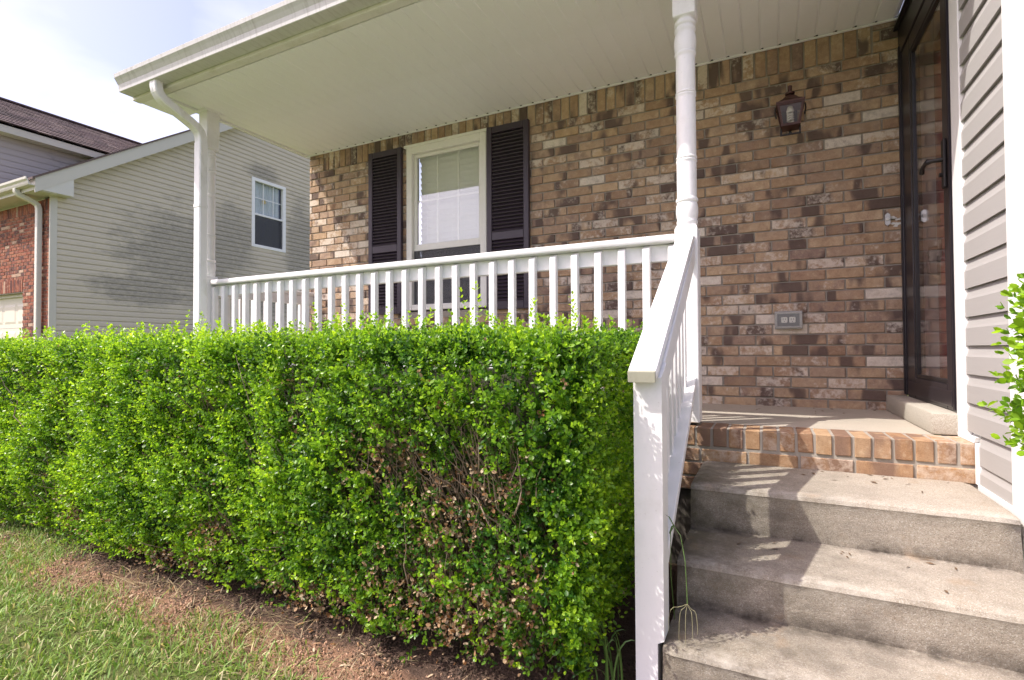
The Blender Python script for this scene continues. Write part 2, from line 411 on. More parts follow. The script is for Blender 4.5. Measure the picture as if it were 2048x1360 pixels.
# ------------------------------------------------------------------ object helpers
LOC = {}
def link(o, parent=None):
    C.objects.link(o)
    if parent is not None:
        o.parent = parent
    return o
def thing(name, label, cat, loc, group=None, kind=None):
    o = bpy.data.objects.new(name, None)
    o.empty_display_size = 0.1
    o.location = loc
    o['label'] = label
    o['category'] = cat
    if group:
        o['group'] = group
    if kind:
        o['kind'] = kind
    LOC[o.name] = Vector(loc)
    return link(o)
def base_of(o):
    while o is not None:
        if o.name in LOC:
            return LOC[o.name]
        o = o.parent
    return Vector((0, 0, 0))
class B:
    """collects shapes given in place coordinates and links them as one mesh object"""
    def __init__(s):
        s.bm = bmesh.new()
    def hexa(s, v, bev=0.0):
        # v: 8 corners, bottom loop then top loop
        vs = [s.bm.verts.new(p) for p in v]
        fs = []
        for q in ((3, 2, 1, 0), (4, 5, 6, 7), (0, 1, 5, 4), (1, 2, 6, 5), (2, 3, 7, 6), (3, 0, 4, 7)):
            fs.append(s.bm.faces.new([vs[i] for i in q]))
        if bev:
            ed = list({e for f in fs for e in f.edges})
            bmesh.ops.bevel(s.bm, geom=ed, offset=bev, segments=2 if bev > 0.004 else 1, affect='EDGES', profile=0.5)
        return s
    def box(s, x0, x1, y0, y1, z0, z1, bev=0.0):
        return s.hexa([(x0, y0, z0), (x1, y0, z0), (x1, y1, z0), (x0, y1, z0), (x0, y0, z1), (x1, y0, z1), (x1, y1, z1), (x0, y1, z1)], bev)
    def prism(s, poly, axis, a, b):
        """poly: list of 2D points in the two other axes (x,y,z order without axis)"""
        def P(q, t):
            return {'x': (t, q[0], q[1]), 'y': (q[0], t, q[1]), 'z': (q[0], q[1], t)}[axis]
        A = [s.bm.verts.new(P(q, a)) for q in poly]
        D = [s.bm.verts.new(P(q, b)) for q in poly]
        n = len(poly)
        s.bm.faces.new(A)
        s.bm.faces.new(D[::-1])
        for i in range(n):
            s.bm.faces.new((A[i], D[i], D[(i + 1) % n], A[(i + 1) % n]))
        return s
    def lathe(s, prof, x, y, n=28):
        rings = []
        for r, z in prof:
            rings.append([s.bm.verts.new((x + r * math.cos(2 * math.pi * k / n), y + r * math.sin(2 * math.pi * k / n), z)) for k in range(n)])
        for a, b in zip(rings, rings[1:]):
            for k in range(n):
                s.bm.faces.new((a[k], a[(k + 1) % n], b[(k + 1) % n], b[k]))
        s.bm.faces.new(rings[0][::-1])
        s.bm.faces.new(rings[-1])
        return s
    def tube(s, pts, rad, n=6):
        pts = [Vector(p) for p in pts]
        rr = rad if isinstance(rad, (list, tuple)) else [rad] * len(pts)
        rings = []
        for i, p in enumerate(pts):
            d = (pts[min(i + 1, len(pts) - 1)] - pts[max(i - 1, 0)]).normalized()
            u = d.orthogonal().normalized() if abs(d.z) > 0.95 else d.cross(Vector((0, 0, 1))).normalized()
            w = d.cross(u)
            rings.append([s.bm.verts.new(p + (u * math.cos(2 * math.pi * k / n) + w * math.sin(2 * math.pi * k / n)) * rr[i]) for k in range(n)])
        for a, b in zip(rings, rings[1:]):
            for k in range(n):
                s.bm.faces.new((a[k], b[k], b[(k + 1) % n], a[(k + 1) % n]))
        s.bm.faces.new(rings[0])
        s.bm.faces.new(rings[-1][::-1])
        return s
    def sweep(s, pts, prof):
        """sweeps a profile (across, out) along points given with (across axis, out axis)"""
        rings = [[s.bm.verts.new(Vector(p) + Vector(u) * a + Vector(w) * b) for a, b in prof] for p, u, w in pts]
        n = len(prof)
        for a, b in zip(rings, rings[1:]):
            for k in range(n):
                s.bm.faces.new((a[k], b[k], b[(k + 1) % n], a[(k + 1) % n]))
        s.bm.faces.new(rings[0])
        s.bm.faces.new(rings[-1][::-1])
        return s
    def quad(s, *p):
        s.bm.faces.new([s.bm.verts.new(q) for q in p])
        return s
    def build(s, name, mat, parent=None, smooth=False, kind=None, origin=None):
        bmesh.ops.recalc_face_normals(s.bm, faces=s.bm.faces)
        o0 = base_of(parent) if origin is None else Vector(origin)
        bmesh.ops.translate(s.bm, verts=s.bm.verts, vec=-o0)
        me = bpy.data.meshes.new(name)
        s.bm.to_mesh(me)
        s.bm.free()
        me.materials.append(mat)
        if smooth:
            me.shade_smooth()
            me.set_sharp_from_angle(angle=math.radians(38))
        o = bpy.data.objects.new(name, me)
        if parent is None:
            o.location = o0
        elif origin is not None:
            o.location = o0 - base_of(parent)
        if kind:
            o['kind'] = kind
        return link(o, parent)
def tag(o, label, cat=None, group=None, kind=None):
    o['label'] = label
    if cat:
        o['category'] = cat
    if group:
        o['group'] = group
    if kind:
        o['kind'] = kind
    return o
def arr_mesh(name, verts, faces, mat, parent=None, cols=None, rnd=None, kind=None, smooth=False):
    """verts (n,3), faces list of equal-length index arrays; place coordinates"""
    me = bpy.data.meshes.new(name)
    v = np.asarray(verts, np.float32) - np.array(base_of(parent), np.float32)
    me.vertices.add(len(v))
    me.vertices.foreach_set('co', v.ravel())
    tot = sum(f.shape[0] * f.shape[1] for f in faces)
    npoly = sum(f.shape[0] for f in faces)
    me.loops.add(tot)
    me.polygons.add(npoly)
    me.loops.foreach_set('vertex_index', np.concatenate([f.ravel() for f in faces]).astype(np.int32))
    sizes = np.concatenate([np.full(f.shape[0], f.shape[1]) for f in faces])
    starts = np.concatenate([[0], np.cumsum(sizes)[:-1]]).astype(np.int32)
    me.polygons.foreach_set('loop_start', starts)
    me.update(calc_edges=True)
    if cols is not None:
        a = me.attributes.new('col', 'FLOAT_COLOR', 'POINT')
        c4 = np.ones((len(v), 4), np.float32)
        c4[:, :3] = cols
        a.data.foreach_set('color', c4.ravel())
    if rnd is not None:
        a = me.attributes.new('rnd', 'FLOAT', 'POINT')
        a.data.foreach_set('value', np.asarray(rnd, np.float32))
    me.materials.append(mat)
    if cols is None or not smooth:
        me.shade_flat() if cols is None else me.shade_smooth()
    o = bpy.data.objects.new(name, me)
    if kind:
        o['kind'] = kind
    return link(o, parent)
def struct(o, kind='structure'):
    o['kind'] = kind
    return o

def brick_mesh(w, d, h, mat, seed):
    """one brick, edges worn, front face at -y"""
    r = random.Random(seed)
    bm = bmesh.new()
    bmesh.ops.create_cube(bm, size=1)
    bmesh.ops.scale(bm, vec=(w, d, h), verts=bm.verts)
    bmesh.ops.bevel(bm, geom=list(bm.edges), offset=min(w, d, h) * 0.05, segments=1, affect='EDGES')
    for v in bm.verts:
        v.co += Vector((r.uniform(-1, 1), r.uniform(-1, 1), r.uniform(-1, 1))) * 0.0011
    me = bpy.data.meshes.new('brick')
    bm.to_mesh(me)
    bm.free()
    me.materials.append(mat)
    return me
CAMI = np.array(cam.matrix_world.inverted())
def project(p):
    q = CAMI @ np.array([p[0], p[1], p[2], 1.0])
    if q[2] > -0.05:
        return None
    return 1024 + 1038 * q[0] / -q[2], 680 - 1038 * q[1] / -q[2], -q[2]
_bm_cache = {}
def lay_bricks(parent, items, mat, mkey, limit, hidden, stuff_name='brickwork'):
    """items: (centre, width, depth, height, rot) ; the pieces largest in the picture are objects, the rest one mesh"""
    base = base_of(parent)
    sc = []
    for it in items:
        q = project(it[0])
        vis = q is not None and -30 < q[0] < 2078 and -30 < q[1] < 1390 and not hidden(q[0], q[1])
        sc.append((it[1] * it[3] / (q[2] ** 2) if vis else 0.0, it))
    sc.sort(key=lambda a: -a[0])
    singles = [s for s in sc[:limit] if s[0] > 0]
    rest = [s[1] for s in sc[len(singles):]]
    for k, (_, (c, w, d, h, rz)) in enumerate(singles):
        key = (mkey, round(w, 3), round(d, 3), round(h, 3), k % 5)
        if key not in _bm_cache:
            _bm_cache[key] = brick_mesh(w, d, h, mat, hash(key[1:]) & 0xffff)
        o = bpy.data.objects.new('brick', _bm_cache[key])
        o.location = Vector(c) - base
        o.rotation_euler = (random.uniform(-.004, .004), random.uniform(-.006, .006), rz + random.uniform(-.006, .006))
        link(o, parent)
    if rest:
        V, F, R = [], [], []
        for k, (c, w, d, h, rz) in enumerate(rest):
            key = (mkey, round(w, 3), round(d, 3), round(h, 3), k % 5)
            if key not in _bm_cache:
                _bm_cache[key] = brick_mesh(w, d, h, mat, hash(key[1:]) & 0xffff)
            me = _bm_cache[key]
            n0 = len(V)
            ca, sa = math.cos(rz), math.sin(rz)
            V += [(c[0] + ca * v.co.x - sa * v.co.y, c[1] + sa * v.co.x + ca * v.co.y, c[2] + v.co.z) for v in me.vertices]
            F += [[n0 + i for i in p.vertices] for p in me.polygons]
            R += [random.random()] * len(me.vertices)
        fs = [np.array([f for f in F if len(f) == n]) for n in (3, 4) if any(len(f) == n for f in F)]
        arr_mesh(stuff_name, V, fs, mat, parent, rnd=R, kind='stuff')

# ================================================================== GROUND
def height(x, y):
    """gentle lumps in the bed by the hedge"""
    return 0.012 * math.sin(x * 7.1 + 1.3) * math.sin(y * 8.3) + 0.008 * math.sin(x * 19 + y * 13)
gb = B()
xs = [-300, -120, -40, -16, -9] + list(np.arange(-6.5, 1.61, 0.09)) + [4, 12, 40, 120, 300]
ys = [-300, -120, -40, -12, -4] + list(np.arange(-1.0, 3.01, 0.09)) + [5, 9, 20, 60, 150, 300]
grid = [[gb.bm.verts.new((x, y, GZ + (height(x, y) if -6.4 < x < 1.5 and -0.9 < y < 2.9 else 0))) for y in ys] for x in xs]
for i in range(len(xs) - 1):
    for j in range(len(ys) - 1):
        gb.bm.faces.new((grid[i][j], grid[i + 1][j], grid[i + 1][j + 1], grid[i][j + 1]))
struct(gb.build('ground', M['soil'], smooth=True))

wk = B()
wk.box(-0.26, 0.98, -5.0, 1.52, GZ - 0.05, GZ + 0.03, 0.01)
struct(wk.build('front_walk', M['concrete'], None, origin=(0.3, -1.0, GZ)))
struct(B().box(1.6, 8.0, -14.0, 1.6, GZ - 0.05, GZ + 0.025, 0.01).build('bounce_slab', M['slab'], None, origin=(4, -6, GZ)))  # unseen pale slab, added to bounce light up under the porch
# ================================================================== CONCRETE STEPS
FZ = -0.375                        # porch floor
st = thing('concrete_steps', 'poured concrete steps with rounded noses rising to the brick porch edge', 'steps', (0.2, 1.7, GZ))
prof = []
def nose(y, z, r=0.018):
    return [(y + 0.004, z - r * 1.5), (y, z - r), (y + r * 0.3, z - r * 0.3), (y + r * 1.1, z)]
Z1, Z2, Z3 = -0.532, -0.699, -0.847
levels = [('step', 2.15, 2.62, Z1, Z2 - 0.0), ('step', 1.80, 2.20, Z2, Z3), ('step', 1.525, 1.85, Z3, GZ - 0.05)]
def step_mesh(y0, y1, z, zb, seed):
    r = random.Random(seed)
    bm = bmesh.new()
    nx = 34
    poly = [(y0 + 0.006, zb - 0.02), (y0 + 0.004, zb + 0.03), (y0 + 0.002, z - 0.06)] + nose(y0, z) + [(y0 + 0.1, z + 0.002), (y1 - 0.08, z + 0.002), (y1, z + 0.003)]
    rows = []
    for i in range(nx):
        x = -0.285 + (0.70 + 0.285) * i / (nx - 1)
        sh = 0.018 if i in (0, nx - 1) else 0
        rows.append([bm.verts.new((x, yy + r.uniform(-.0007, .0007) + sh * (1 if 1 < k < 7 else 0), zz + r.uniform(-.0005, .0005) - sh * (0.4 if k > 3 else 0))) for k, (yy, zz) in enumerate(poly)])
    for a, b in zip(rows, rows[1:]):
        for k in range(len(poly) - 1):
            bm.faces.new((a[k], b[k], b[k + 1], a[k + 1]))
    for row, x in ((rows[0], 0), (rows[-1], 1)):
        lo = bm.verts.new((row[0].co.x, y1, zb - 0.02))
        bm.faces.new(row + [lo])
    return bm
for k, (nm, y0, y1, z, zb) in enumerate(levels):
    b = B()
    b.bm = step_mesh(y0, y1, z, zb, k)
    b.build('step', M['concrete'], st, True)

# ================================================================== PORCH (slab + brick edge)
po = thing('front_porch', 'front porch with smooth concrete floor edged by a course of orange bricks', 'porch', (-1.7, 2.62, FZ))
b = B()
b.box(-4.17, 0.634, 2.815, 3.80, FZ - 0.12, FZ)
b.box(-4.17, 0.73, 2.74, 3.80, GZ - 0.05, FZ - 0.13)
b.build('floor_slab', M['slab'], po)
B().box(-4.17, 0.725, 2.630, 2.83, FZ - 0.30, FZ - 0.0035).build('mortar_bed', M['mortar'], po)
M['footing'] = plain('shade_dark_footing', (0.1, 0.085, 0.07), 0.95, var=0.5, bump=0.6)  # near-black tone painted in for the shaded gap behind the stair rail
B().box(-4.17, 0.725, 2.645, 2.83, GZ - 0.05, FZ - 0.301).build('footing', M['footing'], po)
items = []
x = 0.735 - 0.0335
while x > -1.25:
    items.append(((x, 2.722 + random.uniform(-.003, .003), FZ - 0.0435 + random.uniform(-.001, .0015)), 0.0585, 0.196, 0.086, 0))
    x -= 0.0703
lay_bricks(po, items, M['edge_brick'], 'rowlock', 60, lambda u, v: False)
items = []
for row in range(3):
    z = FZ - 0.0965 - 0.034 - row * 0.0685
    off = 0.735 - 0.0965 + (0.0 if row % 2 == 0 else -0.105) - 0.008
    x = off
    while x > -1.3:
        if row < 1 or x < -0.2:
            items.append(((x, 2.668 + random.uniform(-.001, .001), z), 0.195, 0.09, 0.0575, 0))
        x -= 0.2065
lay_bricks(po, items, M['brick'] if False else M['edge_brick'], 'stretch', 60, lambda u, v: False)
tb = thing('concrete_threshold', 'low concrete block forming the sill under the storm door', 'door sill', (0.68, 3.3, FZ))
B().box(0.626, 0.734, 2.815, 3.795, FZ + 0.001, -0.281, 0.009).build('sill_block', M['block'], tb, True)

# ================================================================== BRICK WALL
WY = 3.80
bw = thing('brick_wall', 'brown brick front wall of the porch with a soldier course along the ceiling', 'brick wall', (-1.7, WY, FZ))
b = B()
OX0, OX1, OZ0, OZ1 = -2.952, -2.108, 0.345, 1.868      # window opening
b.box(-4.16, OX0, WY + 0.0095, WY + 0.20, GZ, 2.2)
b.box(OX1, 0.73, WY + 0.0095, WY + 0.20, GZ, 2.2)
b.box(OX0, OX1, WY + 0.0095, WY + 0.20, GZ, OZ0)
b.box(OX0, OX1, WY + 0.0095, WY + 0.20, OZ1, 2.2)
b.build('mortar_backing', M['mortar'], bw)
CH = 0.0685
Zb = -0.322
JM = 0.0095
items = []
def clip_add(xa, xb, z, h, d=0.09):
    segs = [(xa, xb)]
    if OZ0 - h / 2 < z < OZ1 + h / 2 - 0.01:
        new = []
        for a_, b_ in segs:
            if b_ <= OX0 or a_ >= OX1:
                new.append((a_, b_))
            else:
                if a_ < OX0 - 0.03:
                    new.append((a_, OX0))
                if b_ > OX1 + 0.03:
                    new.append((OX1, b_))
        segs = new
    for a_, b_ in segs:
        if b_ - a_ > 0.025:
            items.append((((a_ + b_) / 2, WY + d / 2 + random.uniform(-.0016, .0016), z + random.uniform(-.0012, .0012)), round(b_ - a_, 3), d, h, 0))
for k in range(-1, 34):
    z = Zb + k * CH + CH / 2
    start = 0.735 - (0.1015 if k % 2 == 0 else 0.203)
    x1 = 0.733
    x0 = start
    while x1 > -4.16:
        a_ = max(x0 + JM / 2, -4.168)
        b_ = x1 - (JM / 2 if x1 < 0.73 else 0)
        if k >= 31:                                   # beside the soldier course
            if not (b_ > 0.53 or a_ < -3.99):
                x1 = x0
                x0 -= 0.203
                continue
            if b_ > 0.53:
                a_ = max(a_, 0.597)
            else:
                b_ = min(b_, -3.984)
        clip_add(a_, b_, z, CH - JM)
        x1 = x0
        x0 -= 0.203
x = 0.5885 - 0.036
while x > -3.945:
    if OX0 - 0.03 < x < OX1 + 0.03:
        items.append(((x, WY + 0.045 + random.uniform(-.0016, .0016), (OZ1 + 0.002 + 1.998) / 2), 0.063, 0.09, 1.998 - OZ1 - 0.002, 0))
    else:
        clip_add(x - 0.0315, x + 0.0315, Zb + 31 * CH + 0.101, 0.194)
    x -= 0.0725
lay_bricks(bw, items, M['brick'], 'wall', 300, lambda u, v: (u < 1270 and v > 640) or u > 1815 or (738 < u < 805 and v > 300) or (975 < u < 1057 and v > 250))

# ================================================================== WINDOW
wi = thing('sash_window', 'white double hung window with muntins between the two dark shutters', 'window', (-2.53, WY, 0.35))
fx0, fx1 = -2.948, -2.112
b = B()
fy0, fy1 = WY - 0.004, WY + 0.09
b.box(fx0, fx0 + 0.062, fy0, fy1, 0.36, 1.862, 0.004)
b.box(fx1 - 0.062, fx1, fy0, fy1, 0.36, 1.862, 0.004)
b.box(fx0 + 0.062, fx1 - 0.062, fy0, fy1, 1.782, 1.862, 0.004)
b.box(fx0 - 0.02, fx1 + 0.02, fy0 - 0.012, fy0 + 0.03, 1.842, 1.866, 0.003)
b.box(fx0 + 0.062, fx1 - 0.062, fy0, fy1, 0.36, 0.41, 0.004)
b.build('frame', M['vinyl'], wi)
gx0, gx1 = fx0 + 0.062, fx1 - 0.062
def sash(y, z0, z1, top, bot):
    f = B()
    f.box(gx0 + .001, gx0 + 0.03, y, y + 0.03, z0, z1, 0.003)
    f.box(gx1 - 0.03, gx1 - .001, y, y + 0.03, z0, z1, 0.003)
    f.box(gx0 + 0.03, gx1 - 0.03, y, y + 0.03, z1 - top, z1, 0.003)
    f.box(gx0 + 0.03, gx1 - 0.03, y, y + 0.03, z0, z0 + bot, 0.003)
    o = f.build('sash', M['vinyl'], wi)
    a, c = gx0 + 0.03, gx1 - 0.03
    B().box(a - 0.004, c + 0.004, y + 0.012, y + 0.016, z0 + bot - 0.004, z1 - top + 0.004).build('pane', M['glass'], o)
    for k in (1, 2):
        xm = a + (c - a) * k / 3
        B().box(xm - 0.008, xm + 0.008, y + 0.018, y + 0.026, z0 + bot, z1 - top).build('muntin', M['vinyl'], o)
    zm = (z0 + bot + z1 - top) / 2
    B().box(a, c, y + 0.0185, y + 0.0255, zm - 0.008, zm + 0.008).build('muntin', M['vinyl'], o)
sash(WY + 0.03, 0.90, 1.781, 0.03, 0.058)
sash(WY + 0.056, 0.411, 0.945, 0.04, 0.045)
B().box(gx0 + 0.006, gx1 - 0.006, WY + 0.026, WY + 0.0275, 0.411, 0.899).build('insect_screen', M['screen'], wi)
B().box(fx0, fx1, WY + 0.3, WY + 0.32, 0.3, 1.9).build('dark_backing', M['dark_room'], wi)
bl = thing('window_blind', 'white horizontal blind hanging closed inside the sash window', 'blind', (-2.53, WY + 0.13, 0.4))
B().box(gx0, gx1, WY + 0.115, WY + 0.15, 1.745, 1.79, 0.003).build('head_rail', M['blind'], bl)
sm = bpy.data.meshes.new('blind_slat')
bm = bmesh.new()
for sgn in (0,):
    pts = [(-0.010, 0.029), (-0.002, 0.01), (0.003, -0.01), (0.004, -0.029)]
    ra = [[bm.verts.new((xx, yy, zz)) for yy, zz in pts] for xx in (-(gx1 - gx0) / 2 + 0.012, (gx1 - gx0) / 2 - 0.004)]
    for k in range(3):
        bm.faces.new((ra[0][k], ra[1][k], ra[1][k + 1], ra[0][k + 1]))
bm.to_mesh(sm)
bm.free()
sm.materials.append(M['blind'])
zz = 1.722
while zz > 0.42:
    o = bpy.data.objects.new('slat', sm)
    o.location = Vector(((gx0 + gx1) / 2, WY + 0.13, zz)) - LOC[bl.name]
    o.rotation_euler = (0.22 + random.uniform(-.05, .05), 0, 0)
    link(o, bl)
    zz -= 0.0525
for xc in (-2.80, -2.53, -2.27):
    B().box(xc - 0.0012, xc + 0.0012, WY + 0.116, WY + 0.1175, 0.43, 1.745).build('ladder_cord', M['blind'], bl)

# ================================================================== SHUTTERS
def louvre_mesh(w):
    bm = bmesh.new()
    pts = [(-0.013, -0.012), (-0.015, -0.006), (0.006, 0.014), (0.008, 0.008)]
    ra = [[bm.verts.new((xx, yy, zz)) for yy, zz in pts] for xx in (-w / 2, w / 2)]
    for k in range(4):
        bm.faces.new((ra[0][k], ra[1][k], ra[1][(k + 1) % 4], ra[0][(k + 1) % 4]))
    bm.faces.new(ra[0])
    bm.faces.new(ra[1][::-1])
    bmesh.ops.recalc_face_normals(bm, faces=bm.faces)
    me = bpy.data.meshes.new('louvre')
    bm.to_mesh(me)
    bm.free()
    me.materials.append(M['shutter'])
    return me
LM = louvre_mesh(0.283)
def shutter(x0, label):
    x1 = x0 + 0.385
    t = thing('louvred_shutter', label, 'shutter', ((x0 + x1) / 2, WY - 0.02, 0.33), 'louvred shutters beside the window')
    y0, y1 = WY - 0.038, WY - 0.004
    for a, c in ((x0, x0 + 0.048), (x1 - 0.048, x1)):
        B().box(a, c, y0, y1, 0.33, 1.856, 0.004).build('stile', M['shutter'], t)
    for a, c in ((1.800, 1.854), (0.905, 0.972), (0.332, 0.40)):
        B().box(x0 + 0.0485, x1 - 0.0485, y0 + 0.002, y1, a, c, 0.003).build('rail', M['shutter'], t)
    B().box(x0 + 0.01, x1 - 0.01, y1 - 0.006, y1 - 0.001, 0.34, 1.85).build('back_panel', M['shutter'], t)
    for za, zc, n in ((0.972, 1.800, 28), (0.40, 0.905, 17)):
        for k in range(n):
            o = bpy.data.objects.new('louvre', LM)
            o.location = Vector(((x0 + x1) / 2, y0 + 0.019, za + (zc - za) * (k + 0.5) / n)) - LOC[t.name]
            link(o, t)
shutter(-3.366, 'dark purple louvred shutter between the sunlit brick corner and the window')
shutter(-2.092, 'dark purple louvred shutter between the window and the turned porch post')

# ================================================================== PORCH ROOF
SZ = 1.98
pr = thing('porch_roof', 'porch roof with a cream beadboard vinyl ceiling and boxed eave', 'roof', (-1.7, 3.0, SZ))
def plank_mesh(w, y0, y1):
    """a vinyl ceiling strip with a raised edge, long in y, facing down"""
    bm = bmesh.new()
    pr_ = [(-w / 2, 0.010), (-w / 2 + 0.0015, 0.0), (w / 2 - 0.010, 0.0), (w / 2 - 0.0065, 0.0036), (w / 2, 0.004), (w / 2, 0.010)]
    A = [bm.verts.new((x, y0, z)) for x, z in pr_]
    D = [bm.verts.new((x, y1, z)) for x, z in pr_]
    for k in range(len(pr_)):
        bm.faces.new((A[k], D[k], D[(k + 1) % len(pr_)], A[(k + 1) % len(pr_)]))
    bm.faces.new(A)
    bm.faces.new(D[::-1])
    bmesh.ops.recalc_face_normals(bm, faces=bm.faces)
    me = bpy.data.meshes.new('ceiling_plank')
    bm.to_mesh(me)
    bm.free()
    me.materials.append(M['soffit'])
    return me
PM = plank_mesh(0.1035, -0.70, 0.70)
x = -1.772 + 0.1035 * 24 + 0.044
while x > -4.19 + 0.05:
    if x < 0.69:
        o = bpy.data.objects.new('ceiling_plank', PM)
        o.location = Vector((x, 3.082, SZ + random.uniform(-.0007, .0007))) - LOC[pr.name]
        link(o, pr)
    x -= 0.1035
B().box(-4.188, 0.73, WY - 0.022, WY - 0.003, SZ - 0.009, SZ - 0.001, 0.002).build('edge_channel', M['soffit'], pr)
B().box(-4.206, -4.182, 2.40, WY, SZ - 0.010, SZ + 0.13).build('side_fascia', M['soffit'], pr)
b = B()
b.box(-4.47, 0.73, 2.312, 2.372, SZ - 0.004, SZ + 0.05, 0.003)
b.build('eave_trim', M['fascia'], pr)
B().box(-4.47, 0.73, 2.316, 2.345, SZ + 0.051, SZ + 0.18).build('fascia_board', M['fascia'], pr)
b = B()
b.prism([(2.346, SZ + 0.003), (2.68, SZ + 0.003), (2.68, SZ + 0.30), (2.346, SZ + 0.16)], 'x', -4.468, -4.207)
b.build('eave_return', M['soffit'], pr)
B().box(-4.18, 0.72, 2.373, 3.79, SZ + 0.012, SZ + 0.03).build('deck', M['soffit'], pr)
b = B()
b.hexa([(-4.225, 2.24, 2.135), (0.73, 2.24, 2.135), (0.73, 7.8, 4.6), (-4.225, 7.8, 4.6), (-4.225, 2.24, 2.15), (0.73, 2.24, 2.15), (0.73, 7.8, 4.62), (-4.225, 7.8, 4.62)])
b.hexa([(-4.48, 2.24, 2.135), (-4.2255, 2.24, 2.135), (-4.2255, 2.72, 2.348), (-4.48, 2.72, 2.348), (-4.48, 2.24, 2.15), (-4.2255, 2.24, 2.15), (-4.2255, 2.72, 2.363), (-4.48, 2.72, 2.363)])
b.build('roof_deck', M['shingle'], pr)
# nail heads along the channel, one per groove
nb = B()
x = -1.772 + 0.1035 * 24
while x > -4.1:
    if x < 0.7:
        nb.box(x - 0.006, x + 0.006, WY - 0.034, WY - 0.024, SZ - 0.0035, SZ + 0.004)
    x -= 0.1035
nb.build('weep_notches', M['door_black'], pr, kind='stuff')

gu = thing('gutter', 'weathered white gutter along the porch eave', 'gutter', (-1.8, 2.24, 2.0))
gp = [(2.311, 2.034), (2.222, 2.0), (2.214, 2.004), (2.212, 2.022), (2.206, 2.05), (2.192, 2.075), (2.178, 2.095), (2.174, 2.122), (2.182, 2.13), (2.190, 2.126), (2.190, 2.10), (2.222, 2.05), (2.226, 2.012), (2.30, 2.04), (2.305, 2.15), (2.311, 2.15)]
gp[0] = (2.311, 2.0)
gp[13] = (2.30, 2.008)
B().prism(gp, 'x', -4.46, 0.728).build('trough', M['gutter'], gu)
B().prism([(2.311, 2.001), (2.215, 2.001), (2.207, 2.05), (2.179, 2.095), (2.175, 2.128), (2.311, 2.148)], 'x', -4.464, -4.461).build('end_cap', M['gutter'], gu)

ds = thing('downspout', 'white rectangular downspout bending back under the eave to the corner post', 'downspout', (-4.05, 2.6, GZ))
def corr(w, d):
    return [(-w / 2 + .008, -d / 2), (-.008, -d / 2), (0, -d / 2 + .003), (.008, -d / 2), (w / 2 - .008, -d / 2), (w / 2, -d / 2 + .008), (w / 2, d / 2 - .008), (w / 2 - .008, d / 2), (-w / 2 + .008, d / 2), (-w / 2, d / 2 - .008), (-w / 2, -d / 2 + .008)]
path = [(2.255, 2.02), (2.255, 1.965), (2.262, 1.93), (2.282, 1.90), (2.32, 1.875), (2.40, 1.842), (2.50, 1.80), (2.55, 1.775), (2.58, 1.745), (2.592, 1.71), (2.595, 1.67), (2.595, 1.64)]
pts = []
for i, (yy, zz) in enumerate(path):
    a = Vector((0, *path[max(i - 1, 0)]))
    c = Vector((0, *path[min(i + 1, len(path) - 1)]))
    d = (c - a).normalized()
    w = Vector((0, d.z, -d.y))
    if w.y > 0:
        w = w
    pts.append(((-4.05 + 0.0 * i, yy, zz), (1, 0, 0), -w if d.z < 0 else w))
B().sweep(pts, corr(0.078, 0.062)).build('elbow', M['downspout'], ds, True)
ribs = B()
for i in (2, 3, 4, 7, 8, 9):
    yy, zz = path[i]
    p, u, w = pts[i]
    q = pts[i + 1]
    for t in (0.0, 0.33, 0.66):
        pp = Vector(p).lerp(Vector(q[0]), t)
        ww = Vector(w).lerp(Vector(q[2]), t)
        ribs.sweep([(pp, u, ww), (pp + (Vector(q[0]) - Vector(p)).normalized() * 0.004, u, ww)], [(a * 1.03, c * 1.045) for a, c in corr(0.078, 0.062)])
ribs.build('elbow_ribs', M['downspout'], ds)
B().sweep([((-4.05, 2.595, 1.66), (1, 0, 0), (0, -1, 0)), ((-4.05, 2.595, GZ + 0.05), (1, 0, 0), (0, -1, 0))], corr(0.082, 0.066)).build('pipe', M['downspout'], ds, True)
B().sweep([((-4.05, 2.595, 1.17), (1, 0, 0), (0, -1, 0)), ((-4.05, 2.595, 1.145), (1, 0, 0), (0, -1, 0))], corr(0.088, 0.072)).build('joint_collar', M['downspout'], ds, True)

